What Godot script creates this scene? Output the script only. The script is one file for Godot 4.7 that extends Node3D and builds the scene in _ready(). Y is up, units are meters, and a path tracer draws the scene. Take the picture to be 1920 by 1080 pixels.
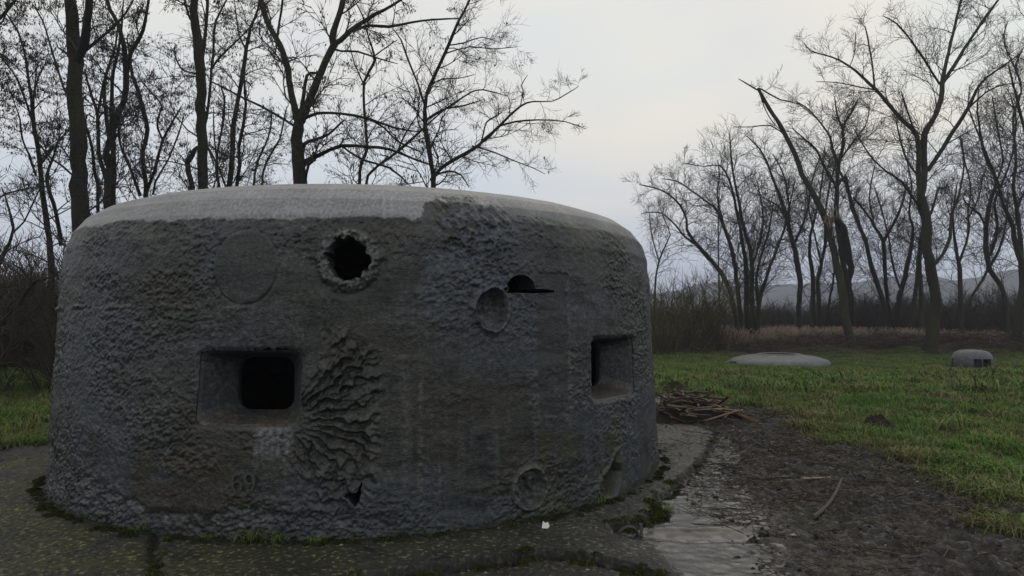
extends Node3D
# An old steel gun turret on a cracked concrete apron, a muddy field edge and bare winter trees under an overcast sky.

const CX = -1.475
const CZ = -7.54
const FACE = 0.19319           # bearing (from +z towards +x) of the turret's weathered front
const ARC = 2.95               # metres of wall per radian
const PROFILE = [[-0.3, 3.02], [0.0, 3.015], [0.15, 3.005], [0.6, 2.985], [1.2, 2.955], [1.8, 2.935], [2.05, 2.91], [2.2, 2.86], [2.32, 2.77], [2.41, 2.64], [2.485, 2.42], [2.54, 2.15], [2.59, 1.7], [2.63, 1.0], [2.64, 0.0]]

var rng := RandomNumberGenerator.new()
var used := {}
var nz := {}                   # noises by name
var M := {}                    # materials by name
var n_low: FastNoiseLite
var n_mid: FastNoiseLite
var n_fine: FastNoiseLite
var n_pits: FastNoiseLite
var n_clod: FastNoiseLite
var n_spot: FastNoiseLite
var n_warp: FastNoiseLite
var n_grit: FastNoiseLite


class Buf:
	var v := PackedVector3Array()
	var n := PackedVector3Array()
	var c := PackedColorArray()
	var i := PackedInt32Array()

	func tube(p: PackedVector3Array, r: PackedFloat32Array, sides: int, col: Color, cap := false) -> void:
		var m := p.size()
		var first := v.size()
		var u := Vector3.ZERO
		for k in m:
			var d := (p[mini(k + 1, m - 1)] - p[maxi(k - 1, 0)]).normalized()
			if k == 0:
				u = d.cross(Vector3(0.31, 0.2, 0.93)).normalized()
				if u.length_squared() < 0.5:
					u = Vector3.RIGHT
			else:
				u = (u - d * u.dot(d)).normalized()
			var w := d.cross(u)
			for s in sides:
				var t := TAU * s / sides
				var o := u * cos(t) + w * sin(t)
				v.append(p[k] + o * r[k])
				n.append(o)
				c.append(col)
		for k in m - 1:
			for s in sides:
				var a := first + k * sides + s
				var b := first + k * sides + (s + 1) % sides
				var e := a + sides
				var f := b + sides
				i.append_array([a, f, b, a, e, f])
		if cap:
			for e in [0, m - 1]:
				var d := (p[1] - p[0] if e == 0 else p[m - 1] - p[m - 2]).normalized() * (-1.0 if e == 0 else 1.0)
				var q := v.size()
				v.append(p[e]); n.append(d); c.append(col)
				for s in sides:
					v.append(v[first + e * sides + s]); n.append(d); c.append(col)
				for s in sides:
					if e == 0:
						i.append_array([q, q + 1 + s, q + 1 + (s + 1) % sides])
					else:
						i.append_array([q, q + 1 + (s + 1) % sides, q + 1 + s])

	# a flat-shaded triangle whose front looks along the given side
	func tri(a: Vector3, b: Vector3, d: Vector3, towards: Vector3, col: Color) -> void:
		var nn := (d - a).cross(b - a)
		var q := v.size()
		if nn.dot(towards) < 0.0:
			var x := b
			b = d
			d = x
			nn = -nn
		nn = nn.normalized()
		v.append_array([a, b, d])
		n.append_array([nn, nn, nn])
		c.append_array([col, col, col])
		i.append_array([q, q + 1, q + 2])

	func quad(a: Vector3, b: Vector3, d: Vector3, e: Vector3, towards: Vector3, col: Color) -> void:
		tri(a, b, d, towards, col)
		tri(a, d, e, towards, col)

	func mesh(mat: Material) -> ArrayMesh:
		var arr := []
		arr.resize(Mesh.ARRAY_MAX)
		arr[Mesh.ARRAY_VERTEX] = v
		arr[Mesh.ARRAY_NORMAL] = n
		arr[Mesh.ARRAY_COLOR] = c
		arr[Mesh.ARRAY_INDEX] = i
		var o := ArrayMesh.new()
		o.add_surface_from_arrays(Mesh.PRIMITIVE_TRIANGLES, arr)
		o.surface_set_material(0, mat)
		return o


func numbered(called: String) -> String:
	used[called] = used.get(called, -1) + 1
	return called if used[called] == 0 else "%s_%03d" % [called, used[called]]


func tag(o: Node, label: String, category: String, group := "", kind := "") -> Node:
	o.set_meta("label", label)
	o.set_meta("category", category)
	if group:
		o.set_meta("group", group)
	if kind:
		o.set_meta("kind", kind)
	return o


func base(called: String, at: Vector3, turn := 0.0) -> Node3D:
	var o := Node3D.new()
	o.name = numbered(called)
	add_child(o)
	o.position = at
	o.rotation.y = turn
	return o


func put(called: String, m: Mesh, parent: Node = null) -> MeshInstance3D:
	var o := MeshInstance3D.new()
	o.mesh = m
	if parent == null:
		o.name = numbered(called)
		add_child(o)
	else:
		o.name = called
		parent.add_child(o, true)
	return o


func structure(called: String, m: Mesh, label: String, category: String) -> MeshInstance3D:
	var o := put(called, m)
	tag(o, label, category, "", "structure")
	return o


func noise(called: String, freq: float, octaves: int, kind := FastNoiseLite.TYPE_SIMPLEX_SMOOTH, fractal := FastNoiseLite.FRACTAL_FBM) -> FastNoiseLite:
	var f := FastNoiseLite.new()
	f.seed = 11 + nz.size() * 7
	f.noise_type = kind
	f.frequency = freq
	f.fractal_type = fractal
	f.fractal_octaves = octaves
	nz[called] = f
	return f


func table(t: Array, x: float) -> float:
	if x <= t[0][0]:
		return t[0][1]
	for k in range(1, t.size()):
		if x <= t[k][0]:
			return lerpf(t[k - 1][1], t[k][1], (x - t[k - 1][0]) / (t[k][0] - t[k - 1][0]))
	return t[-1][1]


func box_mask(x: float, y: float, x0: float, x1: float, y0: float, y1: float, soft: float) -> float:
	return smoothstep(x0 - soft, x0 + soft, x) * (1.0 - smoothstep(x1 - soft, x1 + soft, x)) * smoothstep(y0 - soft, y0 + soft, y) * (1.0 - smoothstep(y1 - soft, y1 + soft, y))


func noise_texture(freq: float, size: int, lo: Color, hi: Color, octaves := 5) -> NoiseTexture2D:
	var f := FastNoiseLite.new()
	f.seed = 400 + int(freq * 1000)
	f.noise_type = FastNoiseLite.TYPE_SIMPLEX_SMOOTH
	f.frequency = freq
	f.fractal_octaves = octaves
	var t := NoiseTexture2D.new()
	t.width = size
	t.height = size
	t.seamless = true
	t.noise = f
	var g := Gradient.new()
	g.set_color(0, lo)
	g.set_color(1, hi)
	t.color_ramp = g
	return t


# grey stone with scattered pale lichen spots
func speckle(freq: float, size: int) -> NoiseTexture2D:
	var t := noise_texture(freq, size, Color(0.34, 0.34, 0.34), Color(0.6, 0.6, 0.6), 4)
	t.color_ramp.add_point(0.65, Color(0.5, 0.5, 0.49))
	t.color_ramp.add_point(0.72, Color(0.95, 0.95, 0.9))
	t.color_ramp.set_color(t.color_ramp.get_point_count() - 1, Color(1.0, 1.0, 0.95))
	return t


func material(called: String, color: Color, rough: float, spec := 0.5, relief := 0.0, scale := 1.0, tex := "grain") -> StandardMaterial3D:
	var m := StandardMaterial3D.new()
	m.albedo_color = color
	m.roughness = rough
	m.metallic_specular = spec
	m.vertex_color_use_as_albedo = true
	if relief > 0.0:
		m.uv1_triplanar = true
		m.uv1_world_triplanar = true
		m.uv1_scale = Vector3.ONE * scale
		m.albedo_texture = M[tex + "_color"]
		m.heightmap_enabled = true
		m.heightmap_scale = relief
		m.heightmap_texture = M[tex + "_height"]
	M[called] = m
	return m

const TREES = [
	{"kind":"bare_tree","label":"thick dark trunk forked high, rising behind the turret's left shoulder","group":"bare trees behind the turret","x":-9.11,"z":-14.50,"pods":0.5,"dens":0.9,"limbs":[[0,-0.08,0,0.234,-0.07,0.91,-0.08,0.198,-0.15,1.83,-0.16,0.192,-0.25,2.77,-0.28,0.186,-0.33,3.71,-0.36,0.18,-0.41,4.32,-0.43,0.172,-0.42,4.9,-0.38,0.163,-0.46,5.49,-0.39,0.16,-0.54,6.11,-0.46,0.158,-0.62,7.15,-0.52,0.158,-0.75,7.84,-0.6,0.136,-0.8,8.55,-0.55,0.123,-0.85,9.29,-0.56,0.112,-0.87,10.01,-0.54,0.1,-0.92,10.89,-0.56,0.076,-0.98,11.78,-0.6,0.053],[-0.6,7.06,-0.52,0.094,-0.32,7.37,-0.31,0.087,-0.07,7.84,-0.02,0.079,0.05,8.23,0.14,0.073,0.23,8.79,0.4,0.063,0.47,9.27,0.77,0.054,0.67,9.79,1.02,0.039,0.94,10.2,1.4,0.026],[-0.31,7.32,-0.35,0.041,-0.04,7.58,-0.39,0.035,0.26,7.89,-0.42,0.029,0.45,8.24,-0.54,0.023,0.62,8.63,-0.59,0.018],[-0.78,7.3,-0.53,0.029,-0.91,7.38,-0.51,0.023,-1.02,7.46,-0.48,0.018],[-0.54,4.55,-0.41,0.023,-0.79,4.78,-0.38,0.023,-1,4.94,-0.33,0.017,-1.2,5.2,-0.28,0.017,-1.34,5.49,-0.18,0.011],[-0.69,6.23,-0.47,0.023,-0.93,6.58,-0.61,0.024,-1.32,7.23,-0.9,0.024,-1.68,7.89,-1.17,0.018,-1.95,8.43,-1.33,0.019,-2.33,8.93,-1.49,0.012],[-0.84,9.04,-0.56,0.041,-1.05,9.41,-0.33,0.035,-1.37,9.64,-0.09,0.023,-1.71,9.66,0.08,0.017]]},
	{"kind":"bare_tree","label":"bare tree with crossing twin stems right of the thick forked trunk","group":"bare trees behind the turret","x":-9.96,"z":-17.00,"pods":1,"dens":1.1,"limbs":[[0,-0.08,0,0.206,0.03,1.08,0.11,0.17,-0.03,2.16,0.04,0.162,-0.05,3.24,0.06,0.154,-0.06,4.32,0.08,0.145,-0.09,4.83,0.04,0.126,-0.14,5.24,0.03,0.08,-0.2,5.57,0.04,0.08,-0.08,6.05,0.03,0.073,0.03,6.59,-0.01,0.073,0.2,6.86,0.02,0.066,0.19,7.56,-0.07,0.067,0.16,8.26,-0,0.06,-0.02,8.86,-0.05,0.053,-0.27,9.26,-0.09,0.047,-0.37,9.76,-0.04,0.033,-0.55,10.78,-0.13,0.02],[-0.03,4.76,0.04,0.073,0.01,5.22,0.09,0.073,0.08,5.73,0.22,0.059,0.06,6.11,0.31,0.052,0.15,6.88,0.47,0.045,0.19,7.47,0.48,0.039,0.36,7.96,0.58,0.032,0.44,8.52,0.62,0.026,0.48,9.17,0.63,0.019],[-0.12,5.71,0.03,0.046,-0.33,6.36,-0.18,0.047,-0.57,7.17,-0.43,0.041,-0.66,7.71,-0.62,0.041,-0.67,8.26,-0.83,0.035,-0.61,8.69,-0.94,0.028,-0.71,9.45,-1.21,0.021],[-0.13,4.7,0.05,0.053,-0.38,5.2,-0.12,0.053,-0.51,5.56,-0.17,0.047,-0.67,6.16,-0.37,0.047,-0.75,6.66,-0.45,0.041,-0.96,7.16,-0.55,0.034,-1.19,7.65,-0.68,0.028,-1.32,7.97,-0.78,0.021],[0.2,7.43,-0.05,0.04,0.33,8.13,-0.02,0.047,0.58,8.49,0.03,0.046,0.74,8.88,0.12,0.04,0.87,9.37,0.21,0.033,1.08,10.21,0.42,0.019],[-0.75,6.66,-0.45,0.027,-0.53,7.08,-0.22,0.027,-0.41,7.44,-0.09,0.02]]},
	{"kind":"young_tree","label":"wavy thin bare tree just right of the crossing twin stems","group":"bare trees behind the turret","x":-9.61,"z":-18.00,"pods":0.8,"dens":1.2,"limbs":[[0,-0.08,0,0.089,-0.04,1.16,-0.02,0.074,-0.05,2.31,-0.01,0.07,-0.21,3.5,-0.26,0.068,-0.3,4.71,-0.38,0.065,-0.36,5.21,-0.42,0.058,-0.47,5.78,-0.44,0.058,-0.42,6.14,-0.48,0.058,-0.39,6.58,-0.55,0.058,-0.54,7.06,-0.6,0.058,-0.71,7.66,-0.64,0.058,-0.9,8.13,-0.64,0.044,-1.01,8.61,-0.72,0.029,-1.11,9.21,-0.72,0.022],[-0.3,4.82,-0.39,0.043,-0.05,5.39,-0.32,0.043,0.27,6.13,-0.08,0.035,0.51,6.54,-0.01,0.028,0.81,7.03,0.04,0.021],[0.27,6.17,-0.08,0.028,0.09,6.51,-0.17,0.028,0.07,6.74,-0.19,0.028,0.13,7.12,-0.26,0.021,-0.08,7.43,-0.3,0.021,-0.59,7.92,-0.46,0.014],[-0.11,4.75,-0.39,0.029,-0.02,5.1,-0.32,0.029,0.32,5.67,-0.28,0.021,0.64,6.38,-0.2,0.021,0.79,6.87,-0.16,0.014],[-0.45,4.71,-0.38,0.043,-0.6,5.23,-0.27,0.036,-0.78,5.72,-0.19,0.036,-0.88,6.06,-0.11,0.028,-0.86,6.53,0.02,0.028,-0.73,6.93,0.12,0.021]]},
	{"kind":"young_tree","label":"slender crooked sapling right beside the thick forked trunk","group":"bare trees behind the turret","x":-9.37,"z":-15.50,"pods":0.2,"dens":0.8,"limbs":[[0,-0.08,0,0.049,0.04,1.05,0.1,0.041,-0.01,2.08,0.06,0.039,-0.06,3.13,0.01,0.038,-0.05,4.17,0.06,0.036,-0.05,4.47,0.08,0.036,-0.12,4.77,0.11,0.036,-0.12,5.18,0.18,0.03,-0.18,5.53,0.23,0.03,-0.26,5.77,0.23,0.024,-0.23,6.02,0.23,0.018,-0.05,5.93,0.25,0.012]]},
	{"kind":"bare_tree","label":"tall straight trunk with a curved second stem at its foot","group":"bare trees behind the turret","x":-7.21,"z":-16.00,"pods":0.6,"dens":1.1,"limbs":[[0,-0.08,0,0.158,-0.08,1.11,-0.14,0.131,-0.15,2.23,-0.25,0.124,-0.22,3.37,-0.36,0.117,-0.3,4.54,-0.49,0.11,-0.34,5.27,-0.51,0.116,-0.41,6.08,-0.59,0.123,-0.46,6.61,-0.59,0.117,-0.45,7.28,-0.62,0.11,-0.53,7.84,-0.69,0.124,-0.63,8.4,-0.74,0.105,-0.7,9.08,-0.74,0.092,-0.82,10.25,-0.91,0.079,-0.9,11.26,-0.99,0.06,-0.98,12.27,-1.05,0.04],[-0.1,-0.08,0.29,0.064,-0.2,1.11,0.13,0.056,-0.34,2.22,-0.13,0.057,-0.46,3.36,-0.33,0.057,-0.63,4.56,-0.63,0.058,-0.77,4.99,-0.73,0.065,-0.82,5.27,-0.79,0.066,-0.74,5.47,-0.83,0.059,-0.63,5.69,-0.88,0.053],[-0.47,7.84,-0.69,0.046,-0.48,8.59,-0.88,0.04,-0.51,9.48,-1.02,0.04,-0.56,10.75,-1.33,0.027,-0.55,12.07,-1.65,0.014],[-0.31,6.21,-0.59,0.032,-0.31,6.79,-0.74,0.033,-0.35,7.67,-0.96,0.033,-0.36,8.4,-1.07,0.027,-0.36,8.99,-1.16,0.027,-0.11,9.57,-1.21,0.02,-0.01,10.51,-1.41,0.014],[-0.59,7.45,-0.64,0.026,-0.96,7.57,-0.76,0.02,-1.19,7.85,-0.89,0.02,-1.34,8.22,-1.02,0.013,-1.31,8.36,-1.08,0.013],[-0.37,7.67,-0.96,0.026,-0.08,7.97,-0.86,0.026,0.31,8.26,-0.73,0.02,0.75,8.6,-0.59,0.019,1.04,8.94,-0.44,0.013],[-0.69,8.67,-0.74,0.033,-0.88,8.97,-0.82,0.026,-1.04,9.43,-0.91,0.026,-1.24,10.35,-1.11,0.02],[-0.27,5.67,-0.55,0.026,-0.1,5.38,-0.41,0.019,0.05,5.09,-0.29,0.019]]},
	{"kind":"bare_tree","label":"twin slim trunks between the tall straight trunk and the forked tree","group":"bare trees behind the turret","x":-7.84,"z":-19.00,"pods":0.6,"dens":1.2,"limbs":[[0,-0.08,0,0.102,-0,1.27,0.05,0.085,-0.06,2.53,-0.05,0.082,-0.11,3.82,-0.12,0.078,-0.09,5.09,-0.02,0.074,-0.02,5.85,-0.04,0.067,-0.01,6.75,-0.01,0.067,0.14,7.49,0.05,0.059,0.28,8.23,0.09,0.059,0.38,8.98,0.1,0.052,0.5,9.58,0.13,0.037,0.72,10.1,0.16,0.029,0.86,11.2,0.25,0.022],[0.18,-0.08,-0.07,0.06,0.25,1.27,0.15,0.05,0.32,2.51,0.37,0.047,0.43,3.72,0.71,0.045,0.47,4.93,0.84,0.043,0.62,5.46,1.03,0.049,0.63,5.93,1.15,0.042,0.8,6.45,1.3,0.041,0.91,6.98,1.43,0.034,0.94,7.54,1.63,0.027,1.18,7.32,1.67,0.014],[0.38,8.91,0.1,0.03,0.24,9.24,0.23,0.022,0.19,9.66,0.31,0.022,0.18,10.18,0.48,0.014]]},
	{"kind":"young_tree","label":"thin upright stem in the gap beside the straight trunk","group":"bare trees behind the turret","x":-7.90,"z":-18.50,"pods":0.5,"dens":1,"limbs":[[0,-0.08,0,0.05,-0,1.24,0.04,0.041,-0.04,2.47,0,0.04,-0.12,3.73,-0.15,0.038,-0.19,5.01,-0.25,0.037,-0.29,5.56,-0.25,0.037,-0.25,6.24,-0.3,0.029,-0.15,6.92,-0.33,0.029,-0.13,7.56,-0.32,0.029,-0.24,7.89,-0.29,0.015],[0,5.01,-0.25,0.029,-0.27,5.58,-0.38,0.029,-0.51,5.99,-0.5,0.022,-0.71,6.28,-0.6,0.022],[-0.28,5.78,-0.26,0.022,-0.4,6.4,-0.36,0.022,-0.56,7.39,-0.62,0.015]]},
	{"kind":"young_tree","label":"pair of thin stems just left of the forked tree","group":"bare trees behind the turret","x":-7.55,"z":-20.00,"pods":0.3,"dens":0.9,"limbs":[[0,-0.08,0,0.045,0.08,1.32,0.25,0.037,0.1,2.61,0.36,0.035,0.12,3.89,0.46,0.032,0.19,5.14,0.7,0.03,0.27,5.67,0.74,0.03,0.39,6.05,0.74,0.03,0.55,6.34,0.79,0.023,0.72,6.79,0.85,0.022,0.77,7.29,0.94,0.015],[0.29,-0.08,0.07,0.045,0.08,1.31,-0.45,0.038,-0.2,2.69,-1.15,0.037,-0.47,4.17,-1.84,0.036,-0.7,5.73,-2.43,0.035,-0.74,6.3,-2.6,0.035,-0.61,6.9,-2.87,0.036,-0.38,7.51,-3.11,0.027,-0.33,8.22,-3.33,0.027,-0.28,8.73,-3.48,0.018]]},
	{"kind":"bare_tree","label":"large V-forked tree with broken elbow limb behind the turret","group":"bare trees behind the turret","x":-4.14,"z":-13.50,"pods":0.35,"dens":0.8,"limbs":[[0,-0.08,0,0.182,-0.04,0.82,-0.08,0.155,-0.07,1.64,-0.12,0.151,-0.11,2.48,-0.19,0.148,-0.13,3.32,-0.2,0.143,-0.17,4.18,-0.3,0.14,-0.23,4.66,-0.34,0.124,-0.26,5.1,-0.36,0.114,-0.25,5.51,-0.42,0.125],[-0.26,5.47,-0.41,0.081,-0.35,5.76,-0.46,0.071,-0.53,6.42,-0.63,0.066,-0.64,6.85,-0.73,0.067,-0.81,7.25,-0.86,0.062,-1.07,7.65,-1,0.057,-1.21,7.98,-1.07,0.063,-1.32,8.3,-1.14,0.057,-1.46,9.15,-1.29,0.046,-1.61,9.88,-1.51,0.035,-1.72,10.57,-1.64,0.024],[-0.22,5.47,-0.41,0.092,-0.06,5.94,-0.5,0.077,0.07,6.41,-0.6,0.077,0.21,6.84,-0.7,0.072,0.32,7.22,-0.79,0.078,0.33,7.52,-0.82,0.067,0.41,7.9,-0.91,0.062,0.5,8.28,-0.96,0.056,0.59,9.31,-1.14,0.04,0.64,9.89,-1.22,0.032,0.69,10.48,-1.3,0.023],[-0.23,5.59,-0.42,0.038,-0.19,6.04,-0.5,0.038,-0.14,6.49,-0.57,0.033,0.01,6.56,-0.62,0.028,0.18,6.57,-0.66,0.022],[-0.19,5.51,-0.42,0.044,0.18,5.6,-0.26,0.032,0.72,5.53,-0.05,0.026,1.29,5.38,0.13,0.026,1.86,5.14,0.31,0.021,2.35,5.01,0.52,0.015],[-0.19,4.77,-0.34,0.049,-0.08,4.97,-0.25,0.043,0.16,5.03,-0.15,0.032,0.46,5.1,-0.03,0.026,0.73,5.28,0.1,0.021,0.82,5.35,0.14,0.016],[-0.17,4.57,-0.33,0.054,0.23,4.76,-0.29,0.043,0.69,4.91,-0.18,0.037,1.26,4.86,-0.06,0.032,1.7,4.8,-0.01,0.026,2.25,4.55,0.15,0.021,2.65,4.4,0.26,0.016],[0.32,7.22,-0.79,0.061,0.51,7.35,-0.83,0.056,0.7,7.63,-0.95,0.051,1.02,7.93,-1.09,0.046,1.34,8.17,-1.2,0.034,1.68,8.43,-1.29,0.029,1.98,8.87,-1.46,0.023],[0.66,7.56,-0.91,0.039,1.03,7.75,-1.03,0.034,1.46,7.79,-1.19,0.034,1.9,7.96,-1.37,0.029,2.35,8.1,-1.54,0.023,2.96,8.21,-1.73,0.018],[0.32,7.15,-0.77,0.028,0.54,7.06,-0.71,0.022,0.9,7.02,-0.63,0.022,1.38,6.8,-0.44,0.016,1.8,6.63,-0.28,0.011],[-0.26,5.33,-0.39,0.033,-0.74,5.64,-0.56,0.027,-1.12,5.87,-0.68,0.028,-1.55,6.08,-0.76,0.022,-2.01,6.34,-0.9,0.023,-2.42,6.56,-1.05,0.017],[0.69,4.91,-0.18,0.021,1.07,4.68,-0.43,0.022,1.59,4.56,-0.62,0.022,1.94,4.27,-0.89,0.022],[1.29,5.38,0.13,0.021,1.63,5.17,0.21,0.021,1.9,4.89,0.26,0.021,2.39,4.65,0.36,0.015],[-0.64,6.81,-0.73,0.022,-0.84,6.87,-0.64,0.017,-0.94,7.02,-0.59,0.017],[-0.07,4.21,-0.3,0.032,0.02,4.52,-0.2,0.027,0.19,4.61,-0.14,0.021],[-0.9,7.38,-0.91,0.028,-0.81,7.74,-0.8,0.022,-0.68,8.11,-0.61,0.022,-0.57,8.57,-0.39,0.016]]},
	{"kind":"bare_tree","label":"wide branching tree in the middle, its limbs reaching right over the turret","group":"bare trees behind the turret","x":-1.74,"z":-15.00,"pods":0.05,"dens":1.5,"limbs":[[0,-0.08,0,0.074,0.01,0.88,0.11,0.063,0.02,1.74,0.22,0.061,0.02,2.61,0.23,0.06,0.02,3.48,0.2,0.059,0.01,4.36,0.14,0.058,-0.01,4.74,0.19,0.052,-0.08,5.17,0.2,0.052,-0.15,5.58,0.23,0.052,-0.17,5.87,0.23,0.046,-0.15,6.1,0.24,0.04,-0.08,6.47,0.21,0.035,0.16,6.99,0.24,0.035,0.4,7.49,0.32,0.034,0.57,7.91,0.31,0.029,0.81,8.36,0.36,0.023,0.95,8.96,0.36,0.017],[-0.16,6.05,0.24,0.029,-0.33,6.57,0.09,0.023,-0.59,7.22,-0.04,0.024,-0.76,7.68,-0.14,0.018,-0.97,7.98,-0.19,0.012],[-0.04,4.44,0.15,0.035,0.16,4.69,0.11,0.041,0.44,4.92,0.01,0.041,0.91,5.21,-0.09,0.035,1.12,5.41,-0.13,0.035,1.47,5.75,-0.19,0.03,1.92,6.21,-0.29,0.024,2.22,6.35,-0.37,0.018,2.65,6.37,-0.42,0.012,2.96,6.55,-0.5,0.012,3.28,6.77,-0.58,0.009],[1.45,5.73,-0.19,0.024,1.8,5.8,-0.07,0.024,2.32,5.77,0.18,0.017,2.89,5.65,0.46,0.011,3.32,5.44,0.63,0.008],[1.05,5.33,-0.12,0.018,1.1,5.54,-0.08,0.018,1.17,5.77,-0.02,0.018,1.34,5.87,0.03,0.018,1.53,5.98,0.07,0.012],[0.85,5.26,-0.09,0.018,1.33,5.08,0.09,0.017,1.74,4.85,0.32,0.014,2.19,4.62,0.58,0.011,2.44,4.47,0.67,0.008],[-0.15,5.74,0.23,0.029,0.16,5.94,0.2,0.023,0.45,6.12,0.17,0.023,0.79,6.4,0.06,0.018,1.09,6.5,-0,0.018,1.62,6.4,-0.13,0.012],[-0.13,5.77,0.23,0.017,0.23,5.95,0.35,0.017,0.71,5.98,0.52,0.017,1.12,6.06,0.68,0.011],[0.03,4.54,0.14,0.023,0.34,4.64,0.17,0.023,0.63,4.54,0.23,0.017,0.81,4.25,0.29,0.011],[-0.06,6.53,0.21,0.017,0.22,6.64,0.29,0.017,0.58,6.62,0.39,0.011,0.93,6.67,0.48,0.011],[0.34,7.38,0.3,0.017,0.69,7.42,0.34,0.017,1.1,7.51,0.43,0.011,1.51,7.34,0.5,0.008],[0.29,7.21,0.28,0.017,0.8,7.41,0.14,0.015,1.32,7.4,0.05,0.012,1.86,7.47,-0,0.009],[1.93,6.23,-0.29,0.012,1.99,6.52,-0.12,0.012,1.95,6.62,-0.06,0.012,2.09,6.83,0.03,0.009]]},
	{"kind":"young_tree","label":"thin upright tree behind the forked tree's right limbs","group":"bare trees behind the turret","x":-3.80,"z":-17.00,"pods":0.3,"dens":1.2,"limbs":[[0,-0.08,0,0.053,-0.02,1.19,-0.07,0.045,0,2.39,0.08,0.043,-0,3.58,0.09,0.041,-0.03,4.8,-0.02,0.04,0.01,5.32,-0.03,0.04,0.15,5.66,-0.02,0.04,0.12,6.2,-0.02,0.033,0.08,6.72,0.04,0.033,0.09,7.32,0.09,0.033,0.32,7.77,0.13,0.033,0.35,7.97,0.14,0.033,0.21,8.44,0.16,0.02,0.04,9.01,0.11,0.02,-0.16,9.4,0.15,0.013],[0.35,7.97,0.14,0.02,0.6,8.12,0.22,0.016,0.96,8.3,0.34,0.013],[0.09,7.25,0.08,0.02,-0.12,7.74,0.23,0.016,-0.23,8.23,0.34,0.013]]},
	{"kind":"young_tree","label":"leaning thin tree slanting right behind the turret top","group":"bare trees behind the turret","x":-3.40,"z":-16.00,"pods":0,"dens":1,"limbs":[[0,-0.08,0,0.036,-0.01,0.92,-0.01,0.031,0.01,1.83,0.11,0.031,-0,2.75,0.1,0.031,-0,3.66,0.14,0.031,0,4.57,0.19,0.031,0.13,4.83,0.22,0.031,0.41,5.07,0.21,0.031,0.73,5.27,0.28,0.031,1.11,5.6,0.31,0.031,1.36,5.82,0.36,0.024,1.61,6.04,0.38,0.018,1.92,6.31,0.39,0.012],[0.73,5.27,0.28,0.018,0.95,5.66,0.46,0.018,1.35,6.14,0.74,0.012]]},
	{"kind":"bare_tree","label":"spindly tree left of the thick forked trunk","group":"bare trees behind the turret","x":-11.98,"z":-18.00,"pods":1,"dens":1.3,"limbs":[[0,-0.08,0,0.113,0.04,1.07,0.16,0.091,0.02,2.12,0.25,0.083,-0.1,3.17,0.18,0.077,-0.19,4.14,0.27,0.069,-0.27,4.83,0.34,0.069,-0.32,5.52,0.38,0.055,-0.37,6.07,0.44,0.055,-0.47,6.56,0.44,0.055,-0.51,7.05,0.44,0.041,-0.54,7.45,0.5,0.034,-0.61,8.12,0.58,0.027,-0.73,8.61,0.59,0.027,-0.92,8.99,0.57,0.027,-1.2,9.38,0.58,0.014],[-0.47,6.51,0.44,0.034,-0.59,6.89,0.48,0.027,-0.66,7.33,0.64,0.027,-0.78,7.7,0.78,0.02,-1.07,8.08,0.85,0.013],[0.19,3.31,0.2,0.056,0.2,4.11,0.46,0.048,0.11,4.58,0.56,0.048,0.03,5.06,0.6,0.041,0.22,5.45,0.68,0.027,0.46,5.97,0.82,0.02,0.56,6.34,0.94,0.013],[-0.29,5.38,0.38,0.028,-0.04,5.64,0.47,0.027,0.44,6,0.68,0.02,0.7,6.25,0.78,0.013],[-0.44,6.48,0.44,0.027,-0.24,7.08,0.76,0.027,0.04,7.48,1.01,0.02,0.32,7.76,1.18,0.013],[-0.41,5.11,0.35,0.028,-0.42,5.61,0.62,0.027,-0.47,5.97,0.81,0.02,-0.38,6.39,1.02,0.02,-0.37,6.73,1.24,0.013,-0.36,7.11,1.5,0.013],[-0.28,6.96,0.71,0.02,-0.45,8.05,0.38,0.014]]},
	{"kind":"bare_tree","label":"low crooked tree with an arching mossy limb at the left edge","group":"bare trees behind the turret","x":-8.54,"z":-11.00,"pods":0,"dens":1.5,"limbs":[[0,-0.08,0,0.079,0.12,0.73,0.02,0.056,0.25,1.07,0.01,0.047,0.43,1.48,0.06,0.038,0.68,1.72,0.07,0.034,0.88,2,0.1,0.03,1.02,2.06,0.1,0.021,1.27,2.13,0.07,0.013],[0.24,1.03,0.01,0.039,-0.08,1.76,-0.2,0.039,-0.02,2.16,-0.25,0.04,0.07,2.39,-0.27,0.04,0.16,2.69,-0.34,0.027,0.19,2.92,-0.38,0.022,0.13,3.11,-0.42,0.018,-0.03,3.48,-0.48,0.013,-0.14,3.67,-0.53,0.009],[0.19,2.88,-0.38,0.018,0.32,3.07,-0.45,0.013,0.42,3.4,-0.51,0.013,0.53,3.73,-0.57,0.009],[-0.02,2.16,-0.25,0.022,-0.28,2.66,-0.37,0.022,-0.27,3.12,-0.46,0.018,-0.18,3.5,-0.56,0.018,0.01,3.6,-0.6,0.014,0.32,3.72,-0.75,0.009],[0.68,1.72,0.07,0.017,0.77,1.93,0.01,0.013,0.74,2.23,-0.05,0.013,0.64,2.45,-0.09,0.009],[0.33,1.33,0.04,0.013,0.59,1.67,0.17,0.011,0.74,1.79,0.21,0.008,0.74,2.09,0.28,0.008],[0.88,2,0.1,0.013,0.76,2.22,0.2,0.013,0.58,2.34,0.24,0.008]]},
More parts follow.
